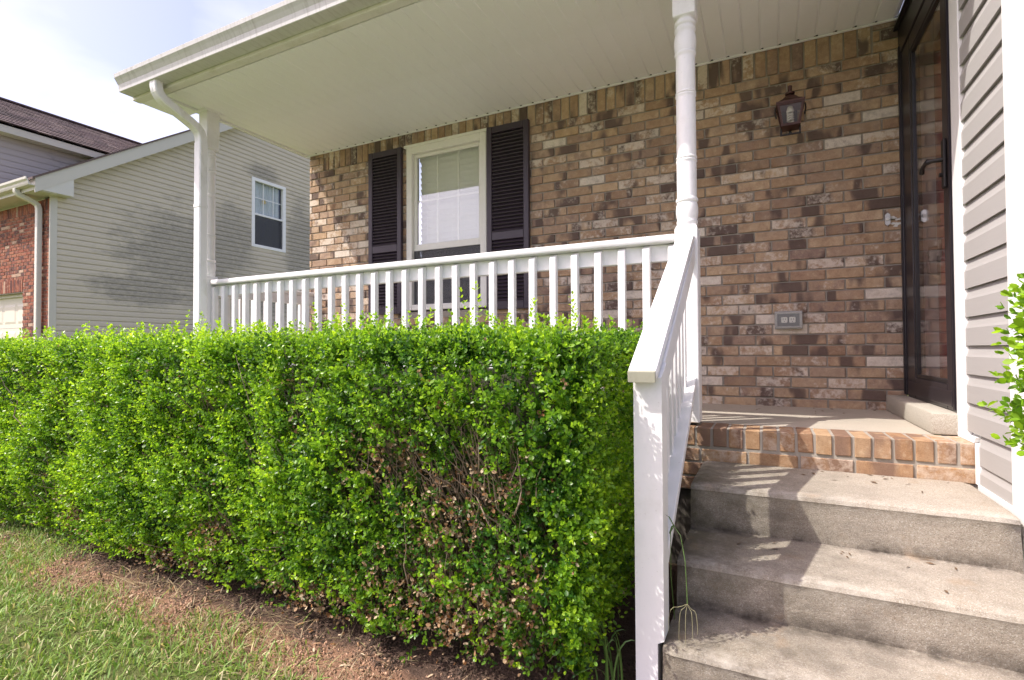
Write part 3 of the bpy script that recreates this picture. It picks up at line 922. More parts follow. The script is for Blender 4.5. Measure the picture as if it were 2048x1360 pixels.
# ================================================================== POSTS
def porch_post(x, label, cap):
    t = thing('turned_post', label, 'porch post', (x, 2.725, FZ), 'turned posts holding up the porch roof')
    y = 2.725
    h = 0.0545
    B().box(x - h, x + h, y - h, y + h, 1.667, SZ + 0.008, 0.004).build('upper_block', M['white'], t)
    r = 0.047
    prof = [(0.050, 1.668), (0.043, 1.660), (0.043, 1.655), (0.051, 1.648), (0.053, 1.640), (0.050, 1.632), (0.045, 1.628), (0.045, 1.622), (0.051, 1.616), (0.052, 1.608), (0.048, 1.600), (0.046, 1.594),
            (0.050, 1.582), (0.0535, 1.562), (0.054, 1.54), (0.052, 1.516), (0.048, 1.500), (0.047, 1.497), (0.052, 1.492), (0.053, 1.486), (0.051, 1.480), (0.047, 1.474), (r, 1.465),
            (r, 1.300), (0.046, 1.297), (0.050, 1.292), (0.050, 1.287), (0.046, 1.283), (0.050, 1.279), (0.050, 1.273), (0.047, 1.268), (r, 1.26),
            (0.0475, 0.975), (0.047, 0.968), (0.051, 0.963), (0.051, 0.957), (0.047, 0.952), (0.051, 0.947), (0.051, 0.941), (0.048, 0.936), (0.048, 0.93),
            (0.0475, 0.765), (0.048, 0.758), (0.053, 0.752), (0.054, 0.744), (0.051, 0.737), (0.0475, 0.733), (0.051, 0.722), (0.0535, 0.703), (0.0535, 0.682), (0.051, 0.664), (0.0475, 0.65), (0.0475, 0.646), (0.051, 0.640), (0.051, 0.632), (0.0475, 0.625), (0.0475, 0.612), (0.045, 0.600)]
    B().lathe(prof, x, y).build('turned_shaft', M['white'], t, True)
    b = B()
    zt, zb = 0.615, FZ + 0.014
    b.box(x - h, x + h, y - h, y + h, zb, zt - 0.014, 0.004)
    b.hexa([(x - h + .004, y - h + .004, zt - 0.0145), (x + h - .004, y - h + .004, zt - 0.0145), (x + h - .004, y + h - .004, zt - 0.0145), (x - h + .004, y + h - .004, zt - 0.0145),
            (x - .046, y - .046, zt), (x + .046, y - .046, zt), (x + .046, y + .046, zt), (x - .046, y + .046, zt)])
    b.build('lower_block', M['white'], t)
    B().box(x - 0.035, x + 0.035, y - 0.035, y + 0.035, FZ, FZ + 0.0135).build('stand_off', M['black_metal'], t)
    if cap:
        B().box(x - 0.085, x + 0.075, y - 0.085, y + 0.085, SZ - 0.006, SZ - 0.0015).build('cap_trim', M['soffit'], t)
porch_post(-0.36, 'white turned post at the top of the steps where the railings meet', False)
porch_post(-4.145, 'white turned corner post beside the downspout at the end of the porch', True)

# ================================================================== RAILINGS
ra = thing('porch_railing', 'white wooden railing with square balusters between the two turned posts', 'railing', (-2.2, 2.75, FZ))
xa, xb = -4.089, -0.4155
b = B()
b.box(xa, xb, 2.697, 2.80, 0.543, 0.583, 0.012)
b.build('top_rail', M['white'], ra, True)
B().box(xa, xb, 2.7505, 2.788, 0.454, 0.542, 0.003).build('sub_rail', M['white'], ra)
B().box(xa, xb, 2.7505, 2.788, -0.30, -0.215, 0.003).build('bottom_rail', M['white'], ra)
def baluster_mesh(w, h, cut):
    bm = bmesh.new()
    s = B()
    s.bm = bm
    d = w
    s.hexa([(-w / 2, 0, 0), (w / 2, 0, 0), (w / 2, d, 0), (-w / 2, d, 0), (-w / 2, 0, h - cut), (w / 2, 0, h - cut), (w / 2, d, h), (-w / 2, d, h)], 0.002)
    me = bpy.data.meshes.new('baluster')
    bmesh.ops.recalc_face_normals(bm, faces=bm.faces)
    bm.to_mesh(me)
    bm.free()
    me.materials.append(M['white'])
    return me
BM = baluster_mesh(0.0375, 0.842, 0.022)
for k in range(-1, 28):
    xk = -0.567 - 0.130 * k
    if xk > -0.436 or xk < -4.07:
        xk = max(min(xk, -0.4355), -4.069)
    o = bpy.data.objects.new('baluster', BM)
    o.location = Vector((xk, 2.7125, -0.30)) - LOC[ra.name]
    o.rotation_euler = (0, random.uniform(-.004, .004), random.uniform(-.02, .02))
    link(o, ra)
# side railing at the far end of the porch, running from the corner post to the wall
rs = thing('porch_side_railing', 'short white railing from the corner post back to the brick wall', 'railing', (-4.13, 3.3, FZ))
B().box(-4.19, -4.085, 2.781, WY - 0.002, 0.543, 0.583, 0.012).build('top_rail', M['white'], rs, True)
B().box(-4.1385, -4.101, 2.781, WY - 0.002, 0.454, 0.542, 0.003).build('sub_rail', M['white'], rs)
B().box(-4.1385, -4.101, 2.781, WY - 0.002, -0.30, -0.215, 0.003).build('bottom_rail', M['white'], rs)
for k in range(7):
    o = bpy.data.objects.new('baluster', BM)
    o.location = Vector((-4.1765, 2.90 + 0.13 * k, -0.345)) - LOC[rs.name]
    o.rotation_euler = (0, 0, math.radians(-90))
    link(o, rs)

# stair railing
sr = thing('stair_railing', 'white sloping handrail with newel post beside the steps', 'stair railing', (-0.32, 1.6, GZ))
b = B()
nx0, nx1, ny0, ny1 = -0.364, -0.2815, 1.551, 1.634
# one post, notched at the foot where it sits over the corner of the bottom step
b.prism([(nx0, GZ + 0.02), (-0.300, GZ + 0.02), (-0.300, -0.856), (nx1, -0.846), (nx1, -0.085), (nx0, -0.085)], 'y', ny0, ny1)
b.hexa([(nx0, ny0 + 0.001, -0.0848), (nx1, ny0 + 0.001, -0.0848), (nx1, ny1, -0.0848), (nx0, ny1, -0.0848), (nx0, ny0 + 0.001, -0.083), (nx1, ny0 + 0.001, -0.083), (nx1, ny1, -0.042), (nx0, ny1, -0.042)])
b.build('newel_post', M['white'], sr)
def sloped(y0, zc0, y1, zc1, xl0, xr0, xl1, xr1, th, bev, seg_n=1):
    """board running up the stairs, zc = height of its upper face, th = vertical thickness"""
    s = B()
    s.hexa([(xl0, y0, zc0 - th), (xr0, y0, zc0 - th), (xr1, y1, zc1 - th), (xl1, y1, zc1 - th), (xl0, y0, zc0), (xr0, y0, zc0), (xr1, y1, zc1), (xl1, y1, zc1)], bev)
    return s
HS = (0.572 + 0.057) / (2.67 - 1.51)
sloped(1.513, -0.057, 2.6695, 0.572, -0.374, -0.286, -0.404, -0.317, 0.044, 0.015).build('handrail', M['white'], sr, True)
b = B()
b.hexa([(-0.370, 1.508, -0.098), (-0.290, 1.508, -0.098), (-0.290, 1.5135, -0.092), (-0.370, 1.5135, -0.092), (-0.370, 1.505, -0.064), (-0.290, 1.505, -0.064), (-0.290, 1.5125, -0.061), (-0.370, 1.5125, -0.061)], 0.002)
b.build('handrail_end', M['endgrain'], sr)
sloped(1.6345, -0.036, 2.6695, 0.527, -0.322, -0.2845, -0.354, -0.3165, 0.1, 0.002).build('sub_rail', M['white'], sr)
sloped(1.6345, -0.612, 2.6695, -0.135, -0.364, -0.281, -0.404, -0.318, 0.042, 0.003).build('bottom_rail', M['white'], sr)
n = 8
for k in range(n):
    yk = 1.725 + 0.122 * k
    f = (yk - 1.6345) / (2.6695 - 1.6345)
    zt = -0.036 + f * (0.527 + 0.036)
    zl = -0.655 + f * (-0.135 + 0.612)
    xo = -0.322 - f * 0.032
    s = B()
    s.box(xo - 0.0385, xo - 0.001, yk - 0.019, yk + 0.019, zl - 0.05, zt - 0.02, 0.002)
    s.build('baluster', M['white'], sr)

# ================================================================== WING WALL WITH SIDING
RX = 0.735
wg = thing('siding_wall', 'taupe vinyl siding wall with white trim to the right of the storm door', 'house wall', (RX + 0.1, 2.5, GZ))
def lap(z0, z1, x, out=-1):
    """dutch lap profile as (x,z)"""
    return [(x, z0 + 0.004), (x + out * 0.016, z0), (x + out * 0.016, z0 + 0.070), (x + out * 0.0125, z0 + 0.080), (x + out * 0.004, z0 + 0.112), (x, z1 + 0.006)]
z = -0.337 - 0.115 * 2
k = 0
while z < 2.75:
    ylo, yhi = 2.272, 2.715
    if z < -0.42:
        yhi = 2.60
    elif z < -0.36:
        yhi = 2.62
    poly = lap(max(z, -0.555), z + 0.115, RX)
    B().prism([(p[0], p[1]) for p in poly], 'y', ylo, yhi).build('siding_board', M['siding'], wg)
    z += 0.115
b = B()
b.box(RX + 0.002, RX + 0.15, 2.27, 2.73, GZ, 2.8)
b.box(RX + 0.17, RX + 3.0, 2.21, 2.3, GZ, 2.8)
b.build('sheathing', M['white_trim'], wg)
B().box(0.7125, RX + 0.09, 2.172, 2.271, -0.605, 2.8, 0.003).build('corner_post', M['white_trim'], wg)
b = B()
b.box(0.7145, RX, 2.7155, 2.825, -0.355, 2.2, 0.002)
b.build('door_trim', M['white_trim'], wg)
b = B()
t_ = 0.0145
b.hexa([(0.713, 2.62, FZ + 0.001), (RX, 2.62, FZ + 0.001), (RX, 2.815, FZ + 0.001), (0.713, 2.815, FZ + 0.001), (0.713, 2.60, FZ + 0.026), (RX, 2.60, FZ + 0.026), (RX, 2.815, FZ + 0.019), (0.713, 2.815, FZ + 0.019)])
b.build('bottom_trim', M['white_trim'], wg)
B().box(0.7135, RX, 2.588, 2.6135, -0.529, FZ + 0.004).build('bottom_trim', M['white_trim'], wg)
B().box(0.713, RX, 2.2715, 2.587, -0.558, -0.527).build('bottom_trim', M['white_trim'], wg)
# front face of the wing, seen only from further left
b = B()
z = -0.567
while z < 2.7:
    b.prism([(2.21, z + 0.004), (2.196, z), (2.196, z + 0.075), (2.207, z + 0.112), (2.21, z + 0.118)], 'x', RX + 0.095, RX + 3.0)
    z += 0.115
b.build('front_siding', M['siding'], wg, kind='stuff')

# ================================================================== DOORS
sd = thing('storm_door', 'dark bronze storm door with one tall glass panel and lever handle', 'storm door', (RX, 3.3, -0.28))
dx = RX - 0.018
b = B()
b.box(dx, RX + 0.03, 3.742, 3.797, -0.275, 1.80, 0.003)
b.box(dx, RX + 0.03, 2.827, 2.872, -0.28, 1.80, 0.003)
b.box(dx, RX + 0.03, 2.873, 3.741, 1.745, 1.80, 0.003)
b.box(dx - 0.006, dx - 0.001, 3.752, 3.772, -0.27, 1.79)
b.box(dx - 0.006, dx - 0.001, 2.845, 2.853, -0.27, 1.79)
b.box(dx - 0.006, dx - 0.001, 2.86, 2.866, -0.27, 1.79)
b.build('door_frame', M['door_metal'], sd)
B().box(dx + 0.002, RX + 0.1, 2.83, 3.795, 1.801, 1.978).build('head_panel', M['door_metal'], sd)
B().box(dx - 0.022, dx + 0.001, 2.83, 3.80, 1.905, 1.92, 0.002).build('drip_cap', M['door_black'], sd)
ix = RX - 0.012
b = B()
b.box(ix, ix + 0.036, 3.56, 3.738, -0.2785, 1.74, 0.004)
b.box(ix, ix + 0.036, 2.876, 2.985, -0.2785, 1.74, 0.004)
b.box(ix, ix + 0.036, 2.986, 3.559, 1.655, 1.74, 0.004)
b.build('door_leaf', M['door_metal'], sd)
kp = B()
kp.box(ix, ix + 0.036, 2.986, 3.559, -0.2785, -0.165, 0.004)
kp.box(ix - 0.006, ix, 2.90, 3.70, -0.262, -0.19, 0.003)
kp.build('kick_panel', M['door_metal'], sd)
gb_ = B()
for a in ((3.535, 3.558, -0.164, 1.654), (2.987, 2.999, -0.164, 1.654)):
    gb_.box(ix + 0.004, ix + 0.03, a[0], a[1], a[2], a[3], 0.003)
gb_.box(ix + 0.004, ix + 0.03, 3.0, 3.534, -0.164, -0.146, 0.003)
gb_.box(ix + 0.004, ix + 0.03, 3.0, 3.534, 1.636, 1.654, 0.003)
gb_.build('glazing_bead', M['door_black'], sd)
B().box(ix + 0.014, ix + 0.018, 2.996, 3.54, -0.15, 1.64).build('pane', M['door_glass'], sd)
hd = B().box(ix - 0.014, ix - 0.001, 2.915, 2.955, 0.715, 0.935, 0.004).build('handle_plate', M['black_metal'], sd)
s = B()
s.tube([(ix - 0.012, 2.935, 0.845), (ix - 0.05, 2.94, 0.845), (ix - 0.062, 2.95, 0.845)], [0.011, 0.009, 0.012], 10)
s.tube([(ix - 0.062, 2.945, 0.846), (ix - 0.068, 2.975, 0.843), (ix - 0.07, 3.005, 0.835), (ix - 0.068, 3.03, 0.818)], [0.012, 0.008, 0.008, 0.011], 10)
s.build('lever', M['black_metal'], hd, True)
B().tube([(ix - 0.002, 2.935, 0.775), (ix - 0.026, 2.935, 0.775)], [0.008, 0.010], 10).build('lock_button', M['black_metal'], hd, True)
ed = thing('entry_door', 'maroon panelled entry door behind the storm door glass', 'door', (0.87, 3.3, -0.28))
ex = 0.862
B().box(ex, ex + 0.045, 2.87, 3.69, -0.2795, 1.74).build('door_slab', M['maroon'], ed)
for ya, yb in ((2.95, 3.22), (3.34, 3.61)):
    for za, zb in ((-0.12, 0.5), (0.68, 1.22), (1.34, 1.62)):
        p = B()
        p.hexa([(ex - 0.0002, ya, za), (ex - 0.0002, ya, zb), (ex - 0.0002, yb, zb), (ex - 0.0002, yb, za), (ex - 0.012, ya + 0.03, za + 0.03), (ex - 0.012, ya + 0.03, zb - 0.03), (ex - 0.012, yb - 0.03, zb - 0.03), (ex - 0.012, yb - 0.03, za + 0.03)])
        p.build('door_panel', M['maroon'], ed)
b = B()
b.box(0.80, 0.95, 3.693, 3.735, -0.28, 1.78)
b.box(0.80, 0.95, 2.83, 2.868, -0.28, 1.78)
b.box(0.80, 0.95, 2.869, 3.692, 1.742, 1.79)
b.build('jamb', M['white_trim'], ed)
B().box(0.762, 0.799, 3.693, 3.735, -0.28, 1.78).build('shade_strip', M['door_metal'], ed)  # dark strip added for the shaded gap and reflection beside the jamb
B().box(RX + 0.0005, 0.97, 2.83, 3.795, -0.42, -0.2805).build('sill_plate', M['door_metal'], ed)
B().box(0.955, 0.985, 2.75, 3.86, -0.42, 2.0).build('backing', M['dark_room'], ed)
hp = B().box(ex - 0.012, ex, 3.60, 3.655, 0.36, 0.60, 0.004).build('handle_set', M['nickel'], ed)
B().tube([(ex - 0.012, 3.628, 0.56), (ex - 0.05, 3.628, 0.555), (ex - 0.06, 3.628, 0.52), (ex - 0.055, 3.628, 0.42), (ex - 0.012, 3.628, 0.39)], 0.009, 8).build('pull', M['nickel'], hp, True)
B().tube([(ex - 0.001, 3.628, 0.72), (ex - 0.022, 3.628, 0.72)], 0.028, 16).build('deadbolt', M['nickel'], ed, True)

# ================================================================== SMALL WALL FITTINGS
lx_, ly_ = 0.139, WY - 0.14
la = thing('wall_lantern', 'oxide red wall lantern with a tapered clear glass body and spiral bulb', 'lantern', (lx_, WY, 1.48))
def frus(b, x, y, z0, h0, z1, h1):
    b.hexa([(x - h0, y - h0, z0), (x + h0, y - h0, z0), (x + h0, y + h0, z0), (x - h0, y + h0, z0), (x - h1, y - h1, z1), (x + h1, y - h1, z1), (x + h1, y + h1, z1), (x - h1, y + h1, z1)])
b = B()
frus(b, lx_, ly_, 1.512, 0.077, 1.524, 0.079)
frus(b, lx_, ly_, 1.5245, 0.074, 1.548, 0.044)
frus(b, lx_, ly_, 1.5482, 0.044, 1.578, 0.020)
b.build('roof', M['copper'], la)
b = B()
b.lathe([(0.012, 1.575), (0.012, 1.585), (0.026, 1.588), (0.028, 1.597), (0.018, 1.604), (0.011, 1.607), (0.012, 1.64), (0.008, 1.645)], lx_, ly_, 14)
b.build('finial', M['copper'], la, True)
b = B()
zt, zb_, ht, hb = 1.512, 1.392, 0.068, 0.046
for sx in (-1, 1):
    for sy in (-1, 1):
        w = 0.006
        b.hexa([(lx_ + sx * hb - w, ly_ + sy * hb - w, zb_), (lx_ + sx * hb + w, ly_ + sy * hb - w, zb_), (lx_ + sx * hb + w, ly_ + sy * hb + w, zb_), (lx_ + sx * hb - w, ly_ + sy * hb + w, zb_),
                (lx_ + sx * ht - w, ly_ + sy * ht - w, zt), (lx_ + sx * ht + w, ly_ + sy * ht - w, zt), (lx_ + sx * ht + w, ly_ + sy * ht + w, zt), (lx_ + sx * ht - w, ly_ + sy * ht + w, zt)])
b.box(lx_ - hb - .007, lx_ + hb + .007, ly_ - hb - .007, ly_ + hb + .007, zb_ - 0.014, zb_ - 0.0005)
b.box(lx_ - ht - .007, lx_ + ht + .007, ly_ - ht - .007, ly_ - ht + .006, zt - 0.012, zt - 0.0004)
b.build('cage', M['copper'], la)
for (ax, ay) in ((0, -1), (-1, 0), (1, 0)):
    q = []
    for z_, h_ in ((zb_, hb - 0.001), (zt, ht - 0.001)):
        if ax == 0:
            q.append([(lx_ - h_, ly_ - h_, z_), (lx_ + h_, ly_ - h_, z_)])
        else:
            q.append([(lx_ + ax * h_, ly_ - h_, z_), (lx_ + ax * h_, ly_ + h_, z_)])
    B().quad(q[0][0], q[0][1], q[1][1], q[1][0]).build('pane', M['lamp_glass'], la)
b = B()
hel = [(lx_ + 0.016 * math.cos(t * 0.9), ly_ + 0.016 * math.sin(t * 0.9), 1.418 + 0.0021 * t) for t in range(26)]
b.tube(hel, 0.0055, 6)
b.lathe([(0.019, 1.474), (0.022, 1.482), (0.018, 1.5), (0.014, 1.511)], lx_, ly_, 14)
b.build('spiral_bulb', M['bulb'], la, True)
b = B()
b.box(lx_ - 0.045, lx_ + 0.045, WY - 0.016, WY - 0.001, 1.43, 1.56, 0.005)
b.build('back_plate', M['black_metal'], la)
B().tube([(lx_, WY - 0.015, 1.46), (lx_, ly_ + 0.09, 1.40), (lx_, ly_ + 0.05, 1.36), (lx_, ly_ + 0.004, 1.347)], 0.009, 8).build('arm', M['black_metal'], la, True)
for sx in (-1, 1):
    B().box(lx_ + sx * 0.052 - 0.005, lx_ + sx * 0.052 + 0.005, ly_ - 0.005, ly_ + 0.005, 1.3435, 1.384).build('prong', M['black_metal'], la)
    B().tube([(lx_ + sx * 0.082, ly_, 1.52), (lx_ + sx * 0.085, ly_, 1.49), (lx_ + sx * 0.078, ly_, 1.45)], 0.0045, 6).build('side_scroll', M['black_metal'], la, True)
B().box(lx_ - 0.057, lx_ + 0.057, ly_ - 0.005, ly_ + 0.005, 1.335, 1.343).build('cradle', M['black_metal'], la)

ou = thing('outlet_box', 'outdoor power socket under a clear bubble cover low on the brick wall', 'socket', (0.115, WY, 0.18))
b = B()
b.box(0.040, 0.190, WY - 0.016, WY - 0.002, 0.128, 0.236, 0.006)
b.build('back_plate', M['grey_box'], ou, True)
B().box(0.052, 0.178, WY - 0.0185, WY - 0.0155, 0.143, 0.222).build('face_plate', M['door_black'], ou)
for cx in (0.092, 0.138):
    s = B().box(cx - 0.018, cx + 0.018, WY - 0.024, WY - 0.019, 0.166, 0.202, 0.004).build('receptacle', M['socket'], ou, True)
    B().box(cx - 0.008, cx - 0.005, WY - 0.0252, WY - 0.0235, 0.182, 0.194).box(cx + 0.005, cx + 0.008, WY - 0.0252, WY - 0.0235, 0.182, 0.194).box(cx - 0.003, cx + 0.003, WY - 0.0252, WY - 0.0235, 0.171, 0.176).build('slots', M['door_black'], s)
b = B()
w_ = 0.004
b.box(0.038, 0.192, WY - 0.06, WY - 0.017, 0.228, 0.232)
b.box(0.038, 0.192, WY - 0.06, WY - 0.017, 0.130, 0.134)
b.box(0.038, 0.042, WY - 0.06, WY - 0.017, 0.1345, 0.2275)
b.box(0.188, 0.192, WY - 0.06, WY - 0.017, 0.1345, 0.2275)
b.box(0.038, 0.192, WY - 0.064, WY - 0.0605, 0.130, 0.232)
b.build('bubble_cover', M['lamp_glass'], ou)
b = B()
b.box(0.036, 0.194, WY - 0.022, WY - 0.0165, 0.124, 0.1435, 0.002).box(0.036, 0.194, WY - 0.022, WY - 0.0165, 0.2225, 0.24, 0.002).box(0.036, 0.052, WY - 0.022, WY - 0.0165, 0.144, 0.222, 0.002).box(0.178, 0.194, WY - 0.022, WY - 0.0165, 0.144, 0.222, 0.002)
b.build('cover_rim', M['grey_box'], ou)

db = thing('doorbell', 'small doorbell button on the brick wall beside the storm door', 'doorbell', (0.650, WY, 0.773))
b = B()
b.prism([(0.637, 0.745), (0.650, 0.733), (0.663, 0.745), (0.663, 0.800), (0.650, 0.812), (0.637, 0.800)], 'y', WY - 0.018, WY - 0.002)
b.build('plate', M['nickel'], db)
B().tube([(0.650, WY - 0.018, 0.773), (0.650, WY - 0.026, 0.773)], [0.0105, 0.0085], 16).build('button', M['socket'], db, True)
ck = B()
r_ = random.Random(4)
for k in range(20):
    cx, cz = r_.uniform(0.672, 0.727), r_.choice((r_.uniform(0.726, 0.752), r_.uniform(0.763, 0.786)))
    sx, sz = r_.uniform(0.006, 0.02), r_.uniform(0.003, 0.009)
    n = 7
    ck.prism([(cx + sx * math.cos(6.28 * q / n) * r_.uniform(.6, 1.1), cz + sz * math.sin(6.28 * q / n) * r_.uniform(.6, 1.1)) for q in range(n)], 'y', WY - 0.0035 - 0.0001 * k, WY + 0.002)
tag(ck.build('caulk_smear', M['caulk'], None, origin=(0.70, WY, 0.755)), 'white caulk smeared on the bricks between the doorbell and the door', 'caulk smear')

# ================================================================== NEIGHBOUR HOUSE
nh = thing('neighbour_house', 'beige sided house next door with red brick garage front and mildewed gable wall', 'house', NB)
NX, NY = -11.0, 4.42
RKX = -10.75
def rake_b(y):
    return 3.022 + 0.678 * (y - 4.652)
def rake_t(y):
    return 2.873 + 0.684 * (y - 4.124)
APEX = 9.6
def gable_top(y):
    return rake_b(y) + 0.02 if y < APEX else rake_b(2 * APEX - y) + 0.02
wall = B()
poly = [(NY + 0.02, GZ), (14.8, GZ), (14.8, 2.9), (APEX, gable_top(APEX)), (NY + 0.02, gable_top(NY + 0.02))]
wall.prism(poly, 'x', NX - 0.26, NX - 0.22)
wall.build('sheathing', M['nb_trim'], nh)
z = GZ + 0.1016 * 3
wy0, wy1, wz0, wz1 = 8.27, 9.24, 2.49, 4.16       # window outline on the gable
while z < gable_top(APEX):
    zt = z + 0.1016
    ya = NY + 0.10
    if z > rake_b(ya):
        ya = 4.652 + (z - 3.022 - 0.02) / 0.678
    yb = 14.8 if zt < 2.9 else 2 * APEX - (4.652 + (z - 3.022 - 0.02) / 0.678)
    spans = [(ya, yb)]
    if zt > wz0 and z < wz1:
        spans = [(ya, wy0), (wy1, yb)]
        if z < wz1 < zt:
            B().box(NX + 0.001, NX + 0.012, wy0, wy1, wz1, zt + 0.003).build('siding_board', M['nb_siding'], nh)
        if z < wz0 < zt:
            B().box(NX + 0.001, NX + 0.018, wy0, wy1, z + 0.002, wz0).build('siding_board', M['nb_siding'], nh)
    cut = []
    for a, c in spans:
        while c - a > 4.2:
            m = a + random.uniform(1.6, 3.6)
            cut.append((a, m - 0.001))
            a = m + 0.001
        cut.append((a, c))
    for a, c in cut:
        if c - a < 0.05:
            continue
        s = B()
        s.prism([(NX, z + 0.004), (NX + 0.021, z), (NX + 0.019, z + 0.06), (NX + 0.002, zt + 0.006), (NX, zt + 0.006)], 'y', a, c)
        s.build('siding_board', M['nb_siding'], nh)
    z += 0.1016
B().box(NX - 0.01, NX + 0.026, NY - 0.004, NY + 0.099, GZ, 2.70, 0.004).build('corner_trim', M['nb_trim'], nh)
# rake board, boxed return
b = B()
b.prism([(4.124, rake_t(4.124) - 0.25), (APEX, rake_b(APEX)), (APEX, rake_t(APEX)), (4.124, rake_t(4.124))], 'x', RKX - 0.03, RKX)
b.prism([(APEX, rake_b(APEX)), (15.1, rake_b(2 * APEX - 15.1)), (15.1, rake_t(2 * APEX - 15.1)), (APEX, rake_t(APEX))], 'x', RKX - 0.03, RKX)
b.build('rake_board', M['nb_trim'], nh)
B().prism([(4.165, 2.686), (4.655, 2.684), (4.655, rake_b(4.655) - 0.003), (4.165, rake_b(4.165) - 0.003)], 'x', NX + 0.016, RKX - 0.005).build('eave_return', M['nb_box'], nh)
b = B()
b.hexa([(NX - 0.01, 4.655, rake_b(4.655)), (RKX - 0.03, 4.655, rake_b(4.655)), (RKX - 0.03, APEX, rake_b(APEX)), (NX - 0.01, APEX, rake_b(APEX)),
        (NX - 0.01, 4.655, rake_b(4.655) + 0.02), (RKX - 0.03, 4.655, rake_b(4.655) + 0.02), (RKX - 0.03, APEX, rake_b(APEX) + 0.02), (NX - 0.01, APEX, rake_b(APEX) + 0.02)])
b.build('rake_soffit', M['nb_trim'], nh)
# lower roof
b = B()
for ya, yb in ((4.08, APEX), (15.15, APEX)):
    yr = ya if ya < APEX else 2 * APEX - ya
    b.hexa([(-17.5, ya, rake_t(yr) - 0.01), (RKX + 0.02, ya, rake_t(yr) - 0.01), (RKX + 0.02, yb, rake_t(APEX) - 0.01), (-17.5, yb, rake_t(APEX) - 0.01),
            (-17.5, ya, rake_t(yr) + 0.025), (RKX + 0.02, ya, rake_t(yr) + 0.025), (RKX + 0.02, yb, rake_t(APEX) + 0.025), (-17.5, yb, rake_t(APEX) + 0.025)])
b.build('roof', M['shingle'], nh)
# garage front
gx1_, gz1 = -11.945, 1.06
b = B()
b.box(-11.94, NX - 0.02, NY + 0.008, NY + 0.2, GZ, 2.62)
b.box(-15.6, -11.95, NY + 0.008, NY + 0.2, gz1 + 0.01, 2.62)
b.build('mortar_backing', M['mortar'], nh)
items = []
NC = 0.0605
k = 0
z = GZ + 0.05
while z < 2.41:
    x1 = NX - 0.012
    x0 = NX - (0.0915 if k % 2 else 0.183)
    while x1 > -13.4:
        a_, b_ = x0 + 0.005, x1 - 0.005
        zc = z + NC / 2
        if zc < gz1 + 0.02:
            a_ = max(a_, gx1_ + 0.005)
        elif zc < gz1 + 0.25:
            a_ = max(a_, gx1_ + 0.02 if zc < gz1 + 0.25 else a_)
        if b_ - a_ > 0.03 and z > -0.2:
            items.append((((a_ + b_) / 2, NY + 0.045 + random.uniform(-.002, .002), zc), round(b_ - a_, 3), 0.09, NC - 0.009, 0))
        x1 = x0
        x0 -= 0.183
    z += NC
    k += 1
x = gx1_ - 0.03
while x > -13.4:
    items.append(((x, NY + 0.043, gz1 + 0.135), 0.058, 0.09, 0.225, 0))
    x -= 0.067
x = NX - 0.045
while x > -13.4:
    items.append(((x, NY + 0.044, z + 0.095), 0.062, 0.09, 0.185, 0))
    x -= 0.0715
lay_bricks(nh, items, M['red_brick'], 'nb', 300, lambda u, v: v > 690 or u < -25)
b = B()
b.box(-15.6, gx1_ - 0.0, NY + 0.1, NY + 0.16, gz1 - 0.04, gz1 + 0.012)
b.box(gx1_ - 0.045, gx1_, NY + 0.1, NY + 0.16, GZ, gz1 - 0.041)
b.build('garage_trim', M['nb_box'], nh)
gd = B().box(-15.0, gx1_ - 0.046, NY + 0.15, NY + 0.2, GZ, gz1 - 0.041).build('garage_door', M['garage'], nh)
for r in range(4):
    for c in range(3):
        xx1 = gx1_ - 0.12 - c * 0.52
        zz0 = GZ + 0.08 + r * 0.5
        p = B()
        p.hexa([(xx1 - 0.44, NY + 0.1495, zz0), (xx1, NY + 0.1495, zz0), (xx1, NY + 0.1495, zz0 + 0.36), (xx1 - 0.44, NY + 0.1495, zz0 + 0.36),
                (xx1 - 0.40, NY + 0.14, zz0 + 0.04), (xx1 - 0.04, NY + 0.14, zz0 + 0.04), (xx1 - 0.04, NY + 0.14, zz0 + 0.32), (xx1 - 0.40, NY + 0.14, zz0 + 0.32)])
        p.build('door_panel', M['garage'], gd)
b = B()
for r in range(1, 4):
    b.box(-15.0, gx1_ - 0.046, NY + 0.1485, NY + 0.1498, GZ + r * 0.5 - 0.004, GZ + r * 0.5 + 0.004)
b.build('panel_seams', M['grey_box'], gd)
# eave, gutter and downspout of the garage front
B().box(-15.6, RKX - 0.032, 4.148, NY + 0.02, 2.672, 2.69).build('eave_soffit', M['nb_box'], nh)
B().box(-15.6, RKX - 0.032, 4.126, 4.147, 2.672, 2.87).build('eave_fascia', M['nb_box'], nh)
B().prism([(4.125, 2.735), (4.045, 2.735), (4.035, 2.76), (4.03, 2.79), (4.005, 2.82), (4.0, 2.855), (4.012, 2.86), (4.02, 2.835), (4.045, 2.79), (4.055, 2.75), (4.12, 2.75)], 'x', -15.6, RKX - 0.01).build('gutter', M['nb_box'], nh)
pth = [(4.075, 2.74), (4.075, 2.69), (4.10, 2.65), (4.19, 2.61), (4.29, 2.57), (4.345, 2.53), (4.36, 2.47), (4.36, 2.40)]
pts = []
for i, (yy, zz) in enumerate(pth):
    a = Vector((0, *pth[max(i - 1, 0)]))
    c = Vector((0, *pth[min(i + 1, len(pth) - 1)]))
    d = (c - a).normalized()
    pts.append(((-11.27 + 0.006 * i, yy, zz), (1, 0, 0), (0, d.z, -d.y)))
pts.append(((-11.228, 4.36, GZ + 0.1), (1, 0, 0), (0, -1, 0)))
B().sweep(pts, corr(0.085, 0.075)).build('downspout', M['nb_box'], nh, True)
